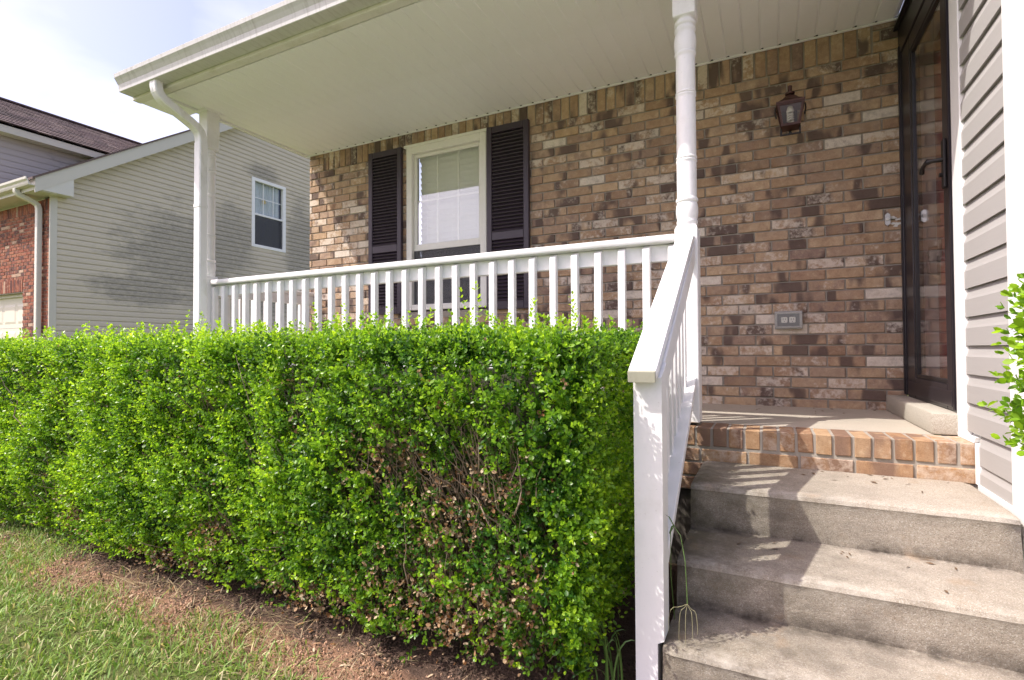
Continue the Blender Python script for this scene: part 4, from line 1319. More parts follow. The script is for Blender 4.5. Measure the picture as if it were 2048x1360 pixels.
# gable window
wf = B()
for a in ((wy0, wy1, wz1 - 0.075, wz1), (wy0, wy1, wz0, wz0 + 0.07)):
    wf.box(NX - 0.05, NX + 0.03, a[0], a[1], a[2], a[3], 0.003)
wf.box(NX - 0.05, NX + 0.03, wy0, wy0 + 0.085, wz0 + 0.071, wz1 - 0.076, 0.003)
wf.box(NX - 0.05, NX + 0.03, wy1 - 0.085, wy1, wz0 + 0.071, wz1 - 0.076, 0.003)
wf.box(NX - 0.045, NX + 0.012, wy0 + 0.086, wy1 - 0.086, 3.27, 3.315, 0.003)
w_o = wf.build('window', M['white_trim'], nh)
B().box(NX - 0.03, NX - 0.026, wy0 + 0.08, wy1 - 0.08, wz0 + 0.06, wz1 - 0.07).build('pane', M['plain_glass'], w_o)
for yy in (wy0 + 0.345, wy0 + 0.625):
    B().box(NX - 0.023, NX - 0.014, yy - 0.008, yy + 0.008, 3.316, wz1 - 0.076).build('muntin', M['white_trim'], w_o)
B().box(NX - 0.0225, NX - 0.0145, wy0 + 0.086, wy1 - 0.086, 3.69, 3.706).build('muntin', M['white_trim'], w_o)
B().box(NX - 0.01, NX - 0.0085, wy0 + 0.086, wy1 - 0.086, wz0 + 0.071, 3.269).build('insect_screen', M['screen'], w_o)
B().box(NX - 0.19, NX - 0.17, wy0 + 0.01, wy1 - 0.01, wz0 + 0.01, wz1 - 0.01).build('dark_room', M['dark_room'], w_o)
cu = B()
n = 40
row = [[cu.bm.verts.new((NX - 0.11 + 0.02 * math.sin(k * 1.25) + 0.008 * math.sin(k * 3.1), wy0 + 0.09 + (wy1 - wy0 - 0.18) * k / n, zz)) for k in range(n + 1)] for zz in (wz0 + 0.05, wz1 - 0.06)]
for k in range(n):
    cu.bm.faces.new((row[0][k], row[0][k + 1], row[1][k + 1], row[1][k]))
cu.build('curtain', M['curtain'], w_o, True)
b = B()
sp = []
for k in range(16):
    rr = 0.075 if k % 2 == 0 else 0.04
    sp.append((wy0 + 0.41 + rr * math.cos(k * math.pi / 8), 3.665 + rr * math.sin(k * math.pi / 8)))
b.prism(sp, 'x', NX - 0.075, NX - 0.068)
b.build('star_ornament', M['yellow'], w_o)
# upper storey behind the garage roof
UX = -12.25
zb0 = 3.88
b = B()
b.box(UX - 6, UX - 0.003, 4.6, 9.0, 3.2, 4.0)
b.build('upper_sheathing', M['nb_trim'], nh)
B().prism([(-17.6, 2.92), (UX - 0.004, 2.92), (UX - 0.004, 4.08), (-14.0, 5.08)], 'y', 4.16, 4.3).build('upper_front_wall', M['nb_siding_up'], nh)
z = 2.9
while z < zb0:
    s = B()
    s.prism([(UX, z), (UX + 0.015, z - 0.001), (UX + 0.013, z + 0.065), (UX + 0.003, z + 0.116), (UX, z + 0.116)], 'y', 4.15, 9.0)
    s.build('siding_board', M['nb_siding_up'], nh)
    z += 0.112
B().box(UX + 0.016, -12.03, 3.95, 9.0, zb0, zb0 + 0.015).build('upper_soffit', M['nb_box'], nh)
B().box(-12.029, -12.0, 3.95, 9.0, zb0 - 0.005, 4.03).build('upper_fascia', M['nb_trim'], nh)
V, F, R = [], [], []
E0, E1 = Vector((-11.96, 0, 4.035)), Vector((-14.0, 0, 5.16))
sl = (E1 - E0)
nrow = 15
up = Vector((-sl.z, 0, sl.x)).normalized()
if up.z < 0:
    up = -up
for r in range(nrow):
    y = 3.9 - random.uniform(0, 0.3)
    while y < 9.1:
        w = random.choice((0.16, 0.22, 0.3, 0.36))
        lift = 0.012 + random.uniform(0, 0.006)
        p0 = E0 + sl * ((r - 0.05) / nrow)
        p1 = E0 + sl * ((r + 1.25) / nrow)
        n0 = len(V)
        for pz, lf in ((p0, lift + 0.008), (p1, 0.004)):
            for yy in (y + 0.004, y + w - 0.004):
                q = pz + up * lf
                V.append((q.x, yy, q.z))
        q = p0 + up * (lift - 0.012)
        V.append((q.x, y + 0.004, q.z))
        V.append((q.x, y + w - 0.004, q.z))
        F += [[n0, n0 + 1, n0 + 3, n0 + 2], [n0 + 4, n0 + 5, n0 + 1, n0]]
        R += [random.random()] * 6
        y += w
arr_mesh('shingles', V, [np.array(F)], M['shingle'], nh, rnd=R, kind='stuff')
b = B()
b.hexa([(-12.0, 3.9, 4.0), (-12.0, 9.1, 4.0), (-14.0, 9.1, 5.12), (-14.0, 3.9, 5.12), (-12.0, 3.9, 4.03), (-12.0, 9.1, 4.03), (-14.0, 9.1, 5.15), (-14.0, 3.9, 5.15)])
b.hexa([(-18.0, 3.9, 2.9), (-14.001, 3.9, 5.12), (-14.001, 9.1, 5.12), (-18.0, 9.1, 2.9), (-18.0, 3.9, 2.93), (-14.001, 3.9, 5.15), (-14.001, 9.1, 5.15), (-18.0, 9.1, 2.93)])
b.build('upper_roof', M['shingle'], nh)
B().box(-14.1, -13.9, 3.88, 9.1, 5.15, 5.185, 0.01).build('ridge_cap', M['shingle'], nh)

# ================================================================== FOLIAGE
def frame_from(d):
    """orthonormal frames for an array of directions"""
    d = d / np.linalg.norm(d, axis=1, keepdims=True)
    a = np.where(np.abs(d[:, 2:3]) > 0.9, np.array([[1.0, 0, 0]]), np.array([[0, 0, 1.0]]))
    u = np.cross(d, a)
    u /= np.linalg.norm(u, axis=1, keepdims=True)
    return d, u, np.cross(d, u)
def leaves_on_sprigs(base, dirn, length, nodes, lsize, growth_tone, col_fn):
    """pairs of small oval leaves up each sprig; returns verts, faces, colours"""
    N = len(base)
    d, u, w = frame_from(dirn)
    LV, LC = [], []
    roll = rng.uniform(0, 2 * np.pi, N)
    for k in range(nodes):
        t = 0.12 + 0.88 * k / (nodes - 1)
        p = base + d * (length * t)[:, None]
        bend = rng.normal(0, 0.006, (N, 3))
        p = p + bend * t
        for side in (0, 1) if k < nodes - 1 else (0, 1, 2):
            ang = roll + (np.pi / 2) * k + np.pi * side + rng.normal(0, 0.35, N)
            out = u * np.cos(ang)[:, None] + w * np.sin(ang)[:, None]
            tilt = rng.uniform(0.35, 1.0, N) if k < nodes - 1 else rng.uniform(0.7, 1.5, N)
            ax = out * np.cos(tilt)[:, None] + d * np.sin(tilt)[:, None]
            if side == 2:
                ax = d + out * 0.2
            ax = ax + rng.normal(0, 0.12, (N, 3))
            ax /= np.linalg.norm(ax, axis=1, keepdims=True)
            sd_ = np.cross(d, ax) + rng.normal(0, 0.2, (N, 3))
            sd_ -= ax * np.sum(sd_ * ax, 1, keepdims=True)
            sd_ /= np.linalg.norm(sd_, axis=1, keepdims=True) + 1e-9
            nrm = np.cross(ax, sd_)
            L = lsize * rng.uniform(0.6, 1.25, N) * (0.75 + 0.25 * (1 - t) if k == nodes - 1 else 1)
            Wd = L * rng.uniform(0.27, 0.34, N)
            cup = L * rng.uniform(0.05, 0.16, N)
            def P(a, s, h):
                return p + ax * (L * a)[:, None] + sd_ * (Wd * s)[:, None] + nrm * (cup * h)[:, None]
            vs = np.stack([P(0.02, 0, 0), P(0.36, 0.9, 0.7), P(0.74, 0.86, 0.9), P(1.0, 0, 0.25), P(0.74, -0.86, 0.9), P(0.36, -0.9, 0.7)], 1)
            LV.append(vs)
            LC.append(np.repeat(col_fn(N, growth_tone, t)[:, None, :], 6, 1))
    V = np.concatenate(LV).reshape(-1, 3)
    Cc = np.concatenate(LC).reshape(-1, 3)
    n = len(V) // 6
    i0 = (np.arange(n) * 6)[:, None]
    F = np.concatenate([i0 + np.array([[0, 1, 2, 3]]), i0 + np.array([[0, 3, 4, 5]])])
    return V, F, Cc
def green(N, growth_tone, t):
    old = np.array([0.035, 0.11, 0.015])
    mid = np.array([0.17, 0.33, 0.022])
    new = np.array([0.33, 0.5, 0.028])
    y = np.clip(growth_tone + 0.25 * (t - 0.6) + rng.normal(0, 0.1, N), 0, 1)[:, None]
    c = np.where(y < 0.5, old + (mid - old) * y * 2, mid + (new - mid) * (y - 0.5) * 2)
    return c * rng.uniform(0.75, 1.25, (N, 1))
def brown(N, growth_tone, t):
    a = np.array([0.3, 0.14, 0.055])
    b_ = np.array([0.66, 0.54, 0.38])
    r = rng.random((N, 1)) ** 1.5
    return (a + (b_ - a) * r) * rng.uniform(0.6, 1.1, (N, 1))
def field(x, z, s=0):
    return (np.sin(x * 5.3 + 1.1 + s) * np.sin(z * 4.1 + 0.4 + s) + 0.6 * np.sin(x * 11.7 + z * 7.9 + s * 2) + 0.5 * np.sin(x * 3.1 - z * 9.3 + 2 + s)) / 2.1

def clump(x, z):
    """upright tufts of growth, -1 in the creases between them"""
    return 0.42 * np.sin(x * 12 + 3.4 * np.sin(z * 3.1 + x * 2.3) + 2.0 * np.sin(x * 3.7) + 1.0) + 0.33 * np.sin(x * 27 + z * 9 + 3 * np.sin(z * 5.1 + x)) + 0.25 * np.sin(z * 17 + x * 8 + 2 * np.sin(x * 9))
HX0, HX1, HY0, HY1, HT = -4.75, -0.42, 1.36, 2.46, 0.085
def hedge_points(n, face):
    """points and outward normals on the clipped, slightly bellied body of the hedge"""
    r = 0.13
    a, b_ = rng.random(n), rng.random(n)
    if face == 'front':
        p = np.stack([HX0 + a * (HX1 - HX0), np.full(n, HY0), GZ + 0.03 + b_ * (HT - GZ - 0.03)], 1)
        q = np.tile([0, -1.0, 0], (n, 1))
    elif face == 'back':
        p = np.stack([HX0 + a * (HX1 - HX0), np.full(n, HY1), GZ + 0.10 + b_ * (HT - GZ - 0.10)], 1)
        q = np.tile([0, 1.0, 0], (n, 1))
    elif face == 'top':
        p = np.stack([HX0 + a * (HX1 - HX0), HY0 + b_ * (HY1 - HY0), np.full(n, HT)], 1)
        q = np.tile([0, 0, 1.0], (n, 1))
    else:
        xx = HX1 if face == 'right' else HX0
        p = np.stack([np.full(n, xx), HY0 + a * (HY1 - HY0), GZ + 0.08 + b_ * (HT - GZ - 0.08)], 1)
        q = np.tile([1.0 if face == 'right' else -1.0, 0, 0], (n, 1))
    lo = np.array([HX0 + r, HY0 + r, GZ - 1])
    hi = np.array([HX1 - r, HY1 - r, HT - r])
    c = np.clip(p, lo, hi)
    nn = p - c
    nn = nn / (np.linalg.norm(nn, axis=1, keepdims=True) + 1e-9)
    p = c + nn * r
    x, y, z = p[:, 0], p[:, 1], p[:, 2]
    hgt = (z - GZ) / (HT - GZ)
    cl_ = clump(x, z)
    bul = 0.03 * field(x * 1.1, z * 1.2) + 0.02 * np.sin(x * 4.2 + 0.5) + (0.034 if face in ('front', 'right') else 0.02) * cl_
    p = p + nn * bul[:, None]
    # narrower at the foot, top sinking a little to the far end
    fr = np.clip(0.42 - hgt, 0, 1)
    p[:, 1] += np.where(y < 1.9, 1, -1) * fr ** 2 * 0.5
    p[:, 0] += np.where(face == 'right', -1.0, 0.0) * fr ** 2 * 0.5
    p[:, 2] += np.where(hgt > 0.6, (hgt - 0.6) * (-0.03 * np.clip(-2.4 - x, 0, 3)), 0)
    p[:, 2] += np.where(hgt > 0.8, 0.03 * np.clip((y - 1.5), 0, 1), 0)
    return p, nn
he = thing('boxwood_hedge', 'long clipped boxwood hedge with browned patches in front of the porch railing', 'hedge', (-2.5, 1.9, GZ))
# browned patches: (x, z, radius x, radius z)
DEAD = [(-1.17, -0.40, 0.12, 0.10), (-0.93, -0.53, 0.15, 0.13), (-0.78, -0.43, 0.12, 0.08), (-1.05, -0.82, 0.20, 0.10), (-0.88, -0.92, 0.20, 0.10), (-0.72, -0.78, 0.1, 0.08), (-2.15, -0.80, 0.10, 0.06), (-3.3, -0.87, 0.09, 0.08), (-1.62, -0.22, 0.03, 0.10), (-2.5, -0.98, 0.2, 0.04), (-1.6, -0.97, 0.25, 0.05)]
def deadness(p):
    x, y, z = p[:, 0], p[:, 1], p[:, 2]
    d = np.zeros(len(p))
    for cx, cz, rx, rz in DEAD:
        q = ((x - cx) / rx) ** 2 + ((z - cz) / rz) ** 2
        d = np.maximum(d, np.exp(-q * 0.8))
    return np.where(y < 1.75, d, 0)
AV, AF, AC, off = [], [], [], 0
DV, DF, DC, doff = [], [], [], 0
tw = []
for face, n in (('front', 17500), ('top', 7000), ('right', 3600), ('left', 500), ('back', 1000)):
    p, nn = hedge_points(n, face)
    dep = np.abs(rng.normal(0, 0.055, n))
    dead = deadness(p)
    gap = field(p[:, 0] * 2.3, p[:, 2] * 2.1, 3)
    keep = (rng.random(n) > dead * 0.93) & (rng.random(n) > np.clip((gap - 0.5) * 1.5, 0, 0.7))
    cl_ = clump(p[:, 0], p[:, 2])
    keep &= rng.random(n) > np.clip((-cl_ - 0.45) * 1.1, 0, 0.5) * (face == 'front')
    foot = np.clip((GZ + 0.2 - p[:, 2]) / 0.17, 0, 1)
    keep &= rng.random(n) > foot * 0.55
    dirn = nn * (0.75 if face != 'top' else 0.3) + np.array([[0, 0, 0.75]]) + rng.normal(0, 0.42, (n, 3))
    base = p - nn * (dep + (0.06 if face == 'top' else 0.05))[:, None]
    sprig_tone = 0.5 + 0.26 * field(p[:, 0] * 1.7, p[:, 2] * 1.3, 1.0) + 0.22 * cl_ + rng.normal(0, 0.22, n) - dep * 2.6 + (0.14 if face == 'top' else 0)  # growth colour, with sunlit patches and shaded depth painted in
    sprig_tone -= 0.25 * np.clip((p[:, 0] + 2.2) / 1.8, 0, 1) * (face == 'front')  # leaves painted darker to the right, where the front is less lit
    sprig_tone[rng.random(n) < 0.07] += 0.4
    L = rng.uniform(0.06, 0.105, n) * (0.75 if face == 'top' else 1.0)
    k = keep
    V, F, Cc = leaves_on_sprigs(base[k], dirn[k], L[k], 7, 0.0165, np.clip(sprig_tone[k], 0, 1), green)
    AV.append(V); AF.append(F + off); AC.append(Cc); off += len(V)
    m = (rng.random(n) < np.where(dead > 0.12, 0.55 * dead + 0.06, 0.012)) & (dep < 0.12) & (face in ('front', 'right'))
    if m.sum():
        V, F, Cc = leaves_on_sprigs(base[m] + nn[m] * 0.01, dirn[m] + rng.normal(0, 0.5, (m.sum(), 3)), L[m] * 0.8, 3, 0.0165, np.zeros(m.sum()), brown)
        DV.append(V); DF.append(F + doff); DC.append(Cc); doff += len(V)
# shoots standing above the clipped top
n = 170
p, nn = hedge_points(n, 'top')
tall = rng.random(n) < 0.06
Ls = np.where(tall, rng.uniform(0.08, 0.11, n), rng.uniform(0.04, 0.06, n))
V, F, Cc = leaves_on_sprigs(p, np.array([[0, 0, 1.0]]) + rng.normal(0, 0.14, (n, 3)), Ls, 7, 0.018, np.clip(rng.normal(0.75, 0.15, n), 0, 1), green)
AV.append(V); AF.append(F + off); AC.append(Cc); off += len(V)
px = np.array([[-0.98, 1.62, 0.10], [-0.93, 1.62, 0.10], [-1.62, 1.66, 0.09], [-0.72, 1.6, 0.09], [-0.60, 1.7, 0.1], [-3.75, 1.5, 0.03]])
V, F, Cc = leaves_on_sprigs(px, np.array([[0, 0, 1.0]]) + rng.normal(0, 0.1, (6, 3)), np.array([0.13, 0.14, 0.1, 0.08, 0.09, 0.1]), 8, 0.018, np.full(6, 0.85), green)
AV.append(V); AF.append(F + off); AC.append(Cc); off += len(V)
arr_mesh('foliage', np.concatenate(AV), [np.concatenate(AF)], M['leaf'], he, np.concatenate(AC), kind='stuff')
arr_mesh('dead_leaves', np.concatenate(DV), [np.concatenate(DF)], M['dry_leaf'], he, np.concatenate(DC), kind='stuff')
# branches
b = B()
r_ = random.Random(9)
def branch(p0, p1, r0, wob=0.03, n=4):
    pts = [Vector(p0).lerp(Vector(p1), t / n) + Vector((r_.uniform(-wob, wob), r_.uniform(-wob, wob), r_.uniform(-wob, wob))) * (0 if t == 0 else 1) for t in range(n + 1)]
    b.tube(pts, [r0 * (1 - 0.7 * t / n) for t in range(n + 1)], 4)
    return pts
for k in range(200):
    x = r_.uniform(HX0 + 0.1, HX1 - 0.25)
    y = r_.uniform(1.7, 2.1)
    p1 = (x + r_.uniform(-0.25, 0.25), r_.choice((HY0 + 0.02, HY0 + 0.05, r_.uniform(HY0, HY1))), r_.uniform(-0.75, HT - 0.16))
    q = branch((x, y, GZ - 0.02), p1, r_.uniform(0.004, 0.008))
    for j in range(3):
        branch(q[r_.randint(1, 3)], Vector(p1) + Vector((r_.uniform(-.14, .14), r_.uniform(-.05, .05), r_.uniform(-.1, .12))), 0.003, 0.015, 3)
for cx, cz, rx, rz in DEAD:
    for k in range(int(260 * rx * 2)):
        x0, z0 = cx + r_.gauss(0, rx * 0.7), cz + r_.gauss(0, rz * 0.8)
        if z0 < GZ + 0.03:
            continue
        y0 = HY0 + 0.03 + r_.uniform(0, 0.1) + max(0, 0.42 - (z0 - GZ) / 1.13) ** 2 * 0.75
        l = r_.uniform(0.06, 0.22)
        branch((x0, y0 + 0.04, z0), (x0 + r_.uniform(-0.1, 0.06), y0 - r_.uniform(0.0, 0.05), z0 + l), r_.uniform(0.0012, 0.003), 0.014, 3)
for k in range(60):                                   # bare stems showing through the face and at the foot
    x = r_.uniform(HX0 + 0.2, HX1 - 0.25)
    z0 = r_.choice((GZ, GZ, r_.uniform(GZ, -0.2)))
    f = max(0, 0.42 - (z0 - GZ) / 1.13) ** 2 * 0.75
    y0 = HY0 + f + r_.uniform(0.03, 0.12)
    branch((x, y0, z0), (x + r_.uniform(-0.2, 0.14), HY0 + r_.uniform(0.0, 0.06), z0 + r_.uniform(0.15, 0.4)), r_.uniform(0.0018, 0.004), 0.02, 4)
b.build('branches', M['twig'], he, kind='stuff')
M['shade_fill'] = plain('shade_core', (0.04, 0.042, 0.02), 0.95, var=0.6, scale=40, bump=0.8)  # solid dark box painted as the shade between the inner leaves
B().box(HX0 + 0.35, HX1 - 0.27, HY0 + 0.3, HY1 - 0.25, GZ + 0.3, HT - 0.17, 0.1).build('shade_core', M['shade_fill'], he)

# right hand shrub
sh = thing('boxwood_shrub', 'boxwood shrub reaching in front of the white corner board right of the steps', 'shrub', (0.95, 1.12, GZ))
n = 8500
th_, ph = rng.uniform(0, 2 * np.pi, n), np.arccos(rng.uniform(-0.95, 1, n))
nn = np.stack([np.sin(ph) * np.cos(th_), np.sin(ph) * np.sin(th_), np.cos(ph)], 1)
sq = np.sign(nn) * np.abs(nn) ** 0.75
p = np.array([[0.985, 1.12, -0.11]]) + sq * np.array([[0.57, 0.46, 0.42]])
p += nn * (0.03 * np.sin(p[:, 0] * 17 + p[:, 2] * 9) + 0.025 * np.sin(p[:, 2] * 23 + p[:, 1] * 13))[:, None]
sprig_tone = np.clip(0.5 + rng.normal(0, 0.2, n), 0, 1)
V, F, Cc = leaves_on_sprigs(p - nn * rng.uniform(0.02, 0.12, (n, 1)), nn + np.array([[0, 0, 0.5]]) + rng.normal(0, 0.3, (n, 3)), rng.uniform(0.04, 0.065, n), 5, 0.02, sprig_tone, green)
arr_mesh('foliage', V, [F], M['leaf'], sh, Cc, kind='stuff')
b = B()
for k in range(45):
    x, y = 0.97 + r_.uniform(-.08, .08), 1.12 + r_.uniform(-.08, .08)
    a = r_.uniform(0, 6.28)
    branch((x, y, GZ - 0.02), (0.97 + 0.4 * math.cos(a), 1.12 + 0.3 * math.sin(a), r_.uniform(-0.35, 0.12)), 0.007)
b.build('branches', M['twig'], sh, kind='stuff')

# ------------------------------------------------------------------ lawn, litter
def blades(n, px, py, hmin, hmax, wid, lean, cols, pz=None):
    h = rng.uniform(hmin, hmax, n)
    az = rng.uniform(0, 2 * np.pi, n)
    ln = np.abs(rng.normal(0, lean, n)) + 0.15
    dx, dy = np.cos(az), np.sin(az)
    w = wid * rng.uniform(0.6, 1.3, n)
    face = az + np.pi / 2 + rng.normal(0, 0.5, n)
    wx, wy = np.cos(face) * w / 2, np.sin(face) * w / 2
    z0 = np.full(n, GZ - 0.004) if pz is None else pz
    V = []
    for t, ws in ((0, 0.8), (0.4, 1.0), (0.75, 0.75), (1.0, 0.05)):
        o = ln * t ** 1.7 * h
        zz = z0 + h * (t - 0.32 * ln * t * t)
        for s in (-1, 1):
            V.append(np.stack([px + dx * o + s * wx * ws, py + dy * o + s * wy * ws, np.maximum(zz, z0 + 0.003)], 1))
    V = np.stack(V, 1).reshape(-1, 3)
    i0 = (np.arange(n) * 8)[:, None]
    F = np.concatenate([i0 + np.array([[a, a + 1, a + 3, a + 2]]) for a in (0, 2, 4)])
    return V, F, np.repeat(cols, 8, 0)
n = 110000
px = rng.uniform(-5.6, 0.3, n)
py = rng.uniform(-0.6, 1.75, n)
edge = 1.335 + 0.045 * np.sin(px * 3.1 + 0.6) + 0.035 * np.sin(px * 9.7 + 1) + 0.025 * np.sin(px * 21)
edge = edge + np.clip((-3.0 - px) * 0.6, 0, 0.5) - np.clip((px + 1.5) * 0.5, 0, 0.35)
pk = 0.5 + 0.5 * np.sin(px * 5.7 + 2 * np.sin(py * 6.1)) * np.sin(py * 7.3 + 1.7 * np.sin(px * 4.1))
keep = (py < edge) & (rng.random(n) < np.clip((edge - py) / 0.14, 0.08, 1)) & (rng.random(n) < 0.6 + 0.5 * pk)
keep |= (py < edge + 0.2) & (rng.random(n) < 0.02)
px, py = px[keep], py[keep]
n = len(px)
g1, g2, straw = np.array([0.13, 0.25, 0.045]), np.array([0.31, 0.42, 0.1]), np.array([0.58, 0.52, 0.29])
u = rng.random((n, 1))
cols = g1 + (g2 - g1) * u
st_ = rng.random(n) < 0.13
cols[st_] = straw * rng.uniform(0.7, 1.2, (st_.sum(), 1))
V, F, Cc = blades(n, px, py, 0.02, 0.052, 0.0048, 0.75, cols)
arr_mesh('lawn_grass', V, [F], M['grass'], None, Cc, kind='stuff')
# dry thatch lying along the ragged edge of the lawn
n = 1700
px = rng.uniform(-4.4, -0.5, n)
py = rng.normal(1.3, 0.09, n) - np.clip((px + 1.5) * 0.3, 0, 0.3)
V, F, Cc = blades(n, px, py, 0.03, 0.07, 0.003, 2.2, np.array([0.42, 0.33, 0.2]) * rng.uniform(0.5, 1.2, (n, 1)))
arr_mesh('dry_thatch', V, [F], M['grass'], None, Cc, kind='stuff')
# farther turf, thinner
n = 12000
px, py = rng.uniform(-10.5, -4.6, n), rng.uniform(-1.5, 6.0, n)
u = rng.random((n, 1))
V, F, Cc = blades(n, px, py, 0.03, 0.07, 0.007, 0.7, g1 + (g2 - g1) * u)
arr_mesh('side_yard_grass', V, [F], M['grass'], None, Cc, kind='stuff')
# dark bark crumbs and dry leaves in the bed
def crumbs(n, px, py, size, cols, flat=0.35, z=0.0):
    a = rng.uniform(0, np.pi, n)
    L = size * rng.uniform(0.4, 1.4, n)
    Wd = L * rng.uniform(0.2, 0.7, n)
    hh = L * flat * rng.uniform(0.4, 1.2, n)
    ca, sa = np.cos(a), np.sin(a)
    tl = rng.normal(0, 0.35, n)
    gz = GZ + 0.012 * np.sin(px * 7.1 + 1.3) * np.sin(py * 8.3) + 0.008 * np.sin(px * 19 + py * 13) + z
    def P(i, j, k):
        return np.stack([px + ca * L * i / 2 - sa * Wd * j / 2, py + sa * L * i / 2 + ca * Wd * j / 2, gz + hh * k + tl * L * i * 0.4], 1)
    V = np.stack([P(-1, -.6, 0), P(1, -.5, 0), P(.8, .8, 0), P(-.9, .6, 0), P(-.6, -.3, 1), P(.7, -.4, .8), P(.5, .5, 1), P(-.5, .4, .9)], 1).reshape(-1, 3)
    i0 = (np.arange(n) * 8)[:, None]
    F = np.concatenate([i0 + np.array([q]) for q in ([4, 5, 6, 7], [0, 1, 5, 4], [1, 2, 6, 5], [2, 3, 7, 6], [3, 0, 4, 7])])
    return V, F, np.repeat(cols, 8, 0)
n = 13000
px = rng.uniform(-4.2, -0.4, n)
py = 1.40 + np.abs(rng.normal(0, 0.22, n)) - 0.10 * rng.random(n)
cols = np.array([0.06, 0.042, 0.032]) + rng.random((n, 1)) ** 2 * np.array([0.16, 0.10, 0.07])
V, F, Cc = crumbs(n, px, py, 0.015, cols, 0.18)
arr_mesh('bark_mulch', V, [F], M['dry_leaf'], None, Cc, kind='stuff')
n = 9000
px, py = rng.uniform(-4.2, -0.4, n), rng.normal(1.27, 0.07, n)
cols = np.array([0.4, 0.25, 0.165]) * rng.uniform(0.5, 1.5, (n, 1))
V, F, Cc = crumbs(n, px, py, 0.009, cols, 0.6)
arr_mesh('clay_crumbs', V, [F], M['dry_leaf'], None, Cc, kind='stuff')
n = 240
px, py = rng.uniform(-4.0, -0.5, n), rng.normal(1.36, 0.13, n)
V, F, Cc = crumbs(n, px, py, 0.022, brown(n, 0, 0), 0.12, 0.006)
arr_mesh('fallen_leaves', V, [F], M['dry_leaf'], None, Cc, kind='stuff')

lt = B()
r2_ = random.Random(21)
for k in range(46):
    x, (y0, y1, zz) = r2_.uniform(-0.2, 0.66), r2_.choice(((2.2, 2.6, -0.529), (1.86, 2.14, -0.696), (1.58, 1.79, -0.844), (2.9, 3.75, FZ + 0.001), (2.9, 3.75, FZ + 0.001)))
    y = y1 - abs(r2_.gauss(0, 0.3)) * (y1 - y0)
    a, l = r2_.uniform(0, 3.14), r2_.uniform(0.006, 0.02)
    if x > 0.58 and zz > -0.4:
        continue
    ca, sa = math.cos(a) * l, math.sin(a) * l
    q = r2_.uniform(0.1, 0.35)
    lt.quad((x - ca, y - sa, zz + 0.0015), (x + sa * q, y - ca * q, zz + 0.005), (x + ca, y + sa, zz + 0.003), (x - sa * q, y + ca * q, zz + 0.002))
M['litter'] = plain('dry_litter', (0.16, 0.1, 0.055), 0.85, var=0.6, scale=8)
struct(lt.build('leaf_litter', M['litter'], None, origin=(0.2, 2.2, -0.5)), 'stuff')
# ------------------------------------------------------------------ weeds by the newel
we = thing('seed_grass', 'thin arching grass stalk with a spray of seed spikes beside the newel post', 'weed', (-0.27, 1.66, GZ))
def ribbon(bb, pts, w):
    pts = [Vector(p) for p in pts]
    vs = []
    for i, p in enumerate(pts):
        t = i / (len(pts) - 1)
        d = (pts[min(i + 1, len(pts) - 1)] - pts[max(i - 1, 0)]).normalized()
        s = d.cross(Vector((-0.3, -0.9, 0.25))).normalized() * w * (1 - t ** 3) * 0.5
        vs.append((bb.bm.verts.new(p - s), bb.bm.verts.new(p + s)))
    for a, c in zip(vs, vs[1:]):
        bb.bm.faces.new((a[0], a[1], c[1], c[0]))
M['weed'] = plain('weed_green', (0.09, 0.17, 0.035), 0.5)
M['straw'] = plain('seed_straw', (0.3, 0.28, 0.15), 0.7)
b = B()
b.tube([(-0.276, 1.72, -0.90), (-0.279, 1.66, -0.70), (-0.272, 1.62, -0.55), (-0.258, 1.60, -0.526), (-0.238, 1.585, -0.545), (-0.224, 1.57, -0.61), (-0.219, 1.56, -0.68), (-0.217, 1.555, -0.725)], [0.0013] * 8, 5)
b.build('stalk', M['weed'], we)
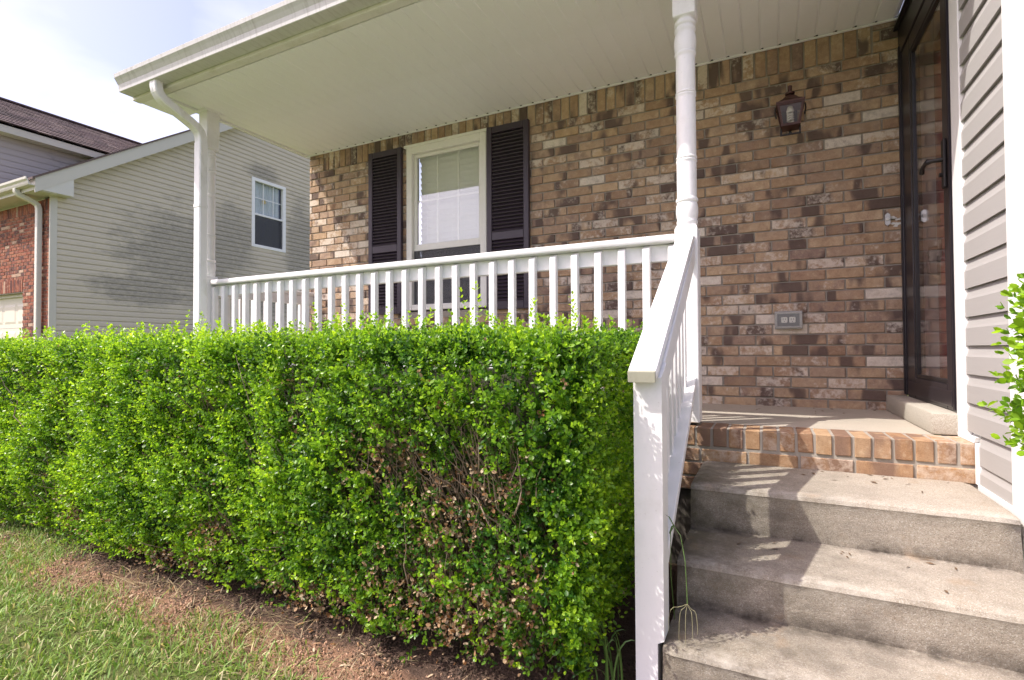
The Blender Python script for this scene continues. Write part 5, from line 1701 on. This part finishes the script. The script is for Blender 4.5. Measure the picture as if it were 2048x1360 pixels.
for ex_, ey_, ez_ in ((-0.27, 1.56, -0.815), (-0.240, 1.55, -0.83), (-0.222, 1.545, -0.832), (-0.203, 1.545, -0.815), (-0.19, 1.55, -0.80)):
    s = B()
    p0 = Vector((-0.217, 1.555, -0.725))
    p3 = Vector((ex_, ey_, ez_))
    ctl = Vector((p0.x + (p3.x - p0.x) * 1.15, p0.y, p0.z - 0.012))
    s.tube([p0 * (1 - t) ** 2 + ctl * 2 * t * (1 - t) + p3 * t * t + Vector((0, 0, -0.006 * math.sin(t * 9))) for t in (0, .12, .25, .4, .55, .7, .85, 1)], [0.0005, 0.0006, 0.0007, 0.0008, 0.0008, 0.0007, 0.0006, 0.0004], 5)
    s.build('seed_spike', M['straw'], we)
s = B()
ribbon(s, [(-0.276, 1.63, -0.56), (-0.268, 1.62, -0.535), (-0.262, 1.615, -0.528), (-0.272, 1.60, -0.50), (-0.284, 1.59, -0.49)], 0.006)
s.build('leaf', M['weed'], we)
tg = thing('tall_grass_tuft', 'tuft of long grass blades between the hedge and the newel post', 'weed', (-0.42, 1.56, GZ))
for k in range(11):
    x0, y0 = -0.43 + r_.uniform(-.05, .04), 1.58 + r_.uniform(-.06, .05)
    h = r_.uniform(0.18, 0.46)
    dx, dy = r_.uniform(-.16, .07), r_.uniform(-.16, .03)
    s = B()
    ribbon(s, [(x0 + dx * t ** 2.2, y0 + dy * t ** 2.2, GZ + h * (t - 0.42 * t ** 3)) for t in (0, .15, .3, .45, .6, .75, .9, 1.0)], r_.uniform(0.004, 0.0075))
    s.build('blade', M['weed'], tg)

# ------------------------------------------------------------------ words for the setting and the loose matter
for nm, lb, ct in (('ground', 'reddish soil and turf around the houses', 'ground'),
                   ('front_walk', 'concrete walk leading to the foot of the steps', 'path'),
                   ('bounce_slab', 'unseen pale concrete slab added to bounce light into the porch', 'bounce_slab'),
                   ('lawn_grass', 'green lawn with dry blades in front of the hedge', 'grass'),
                   ('side_yard_grass', 'grass of the side yard between the two houses', 'grass'),
                   ('dry_thatch', 'dry straw lying along the ragged lawn edge', 'thatch'),
                   ('bark_mulch', 'dark crumbled mulch under the hedge', 'mulch'),
                   ('clay_crumbs', 'crumbs of reddish clay in the bare strip by the lawn', 'soil'),
                   ('fallen_leaves', 'dry brown leaves fallen in the bed below the hedge', 'leaves'),
                   ('leaf_litter', 'scraps of dry leaf scattered on the concrete steps', 'litter')):
    tag(bpy.data.objects[nm], lb, ct)
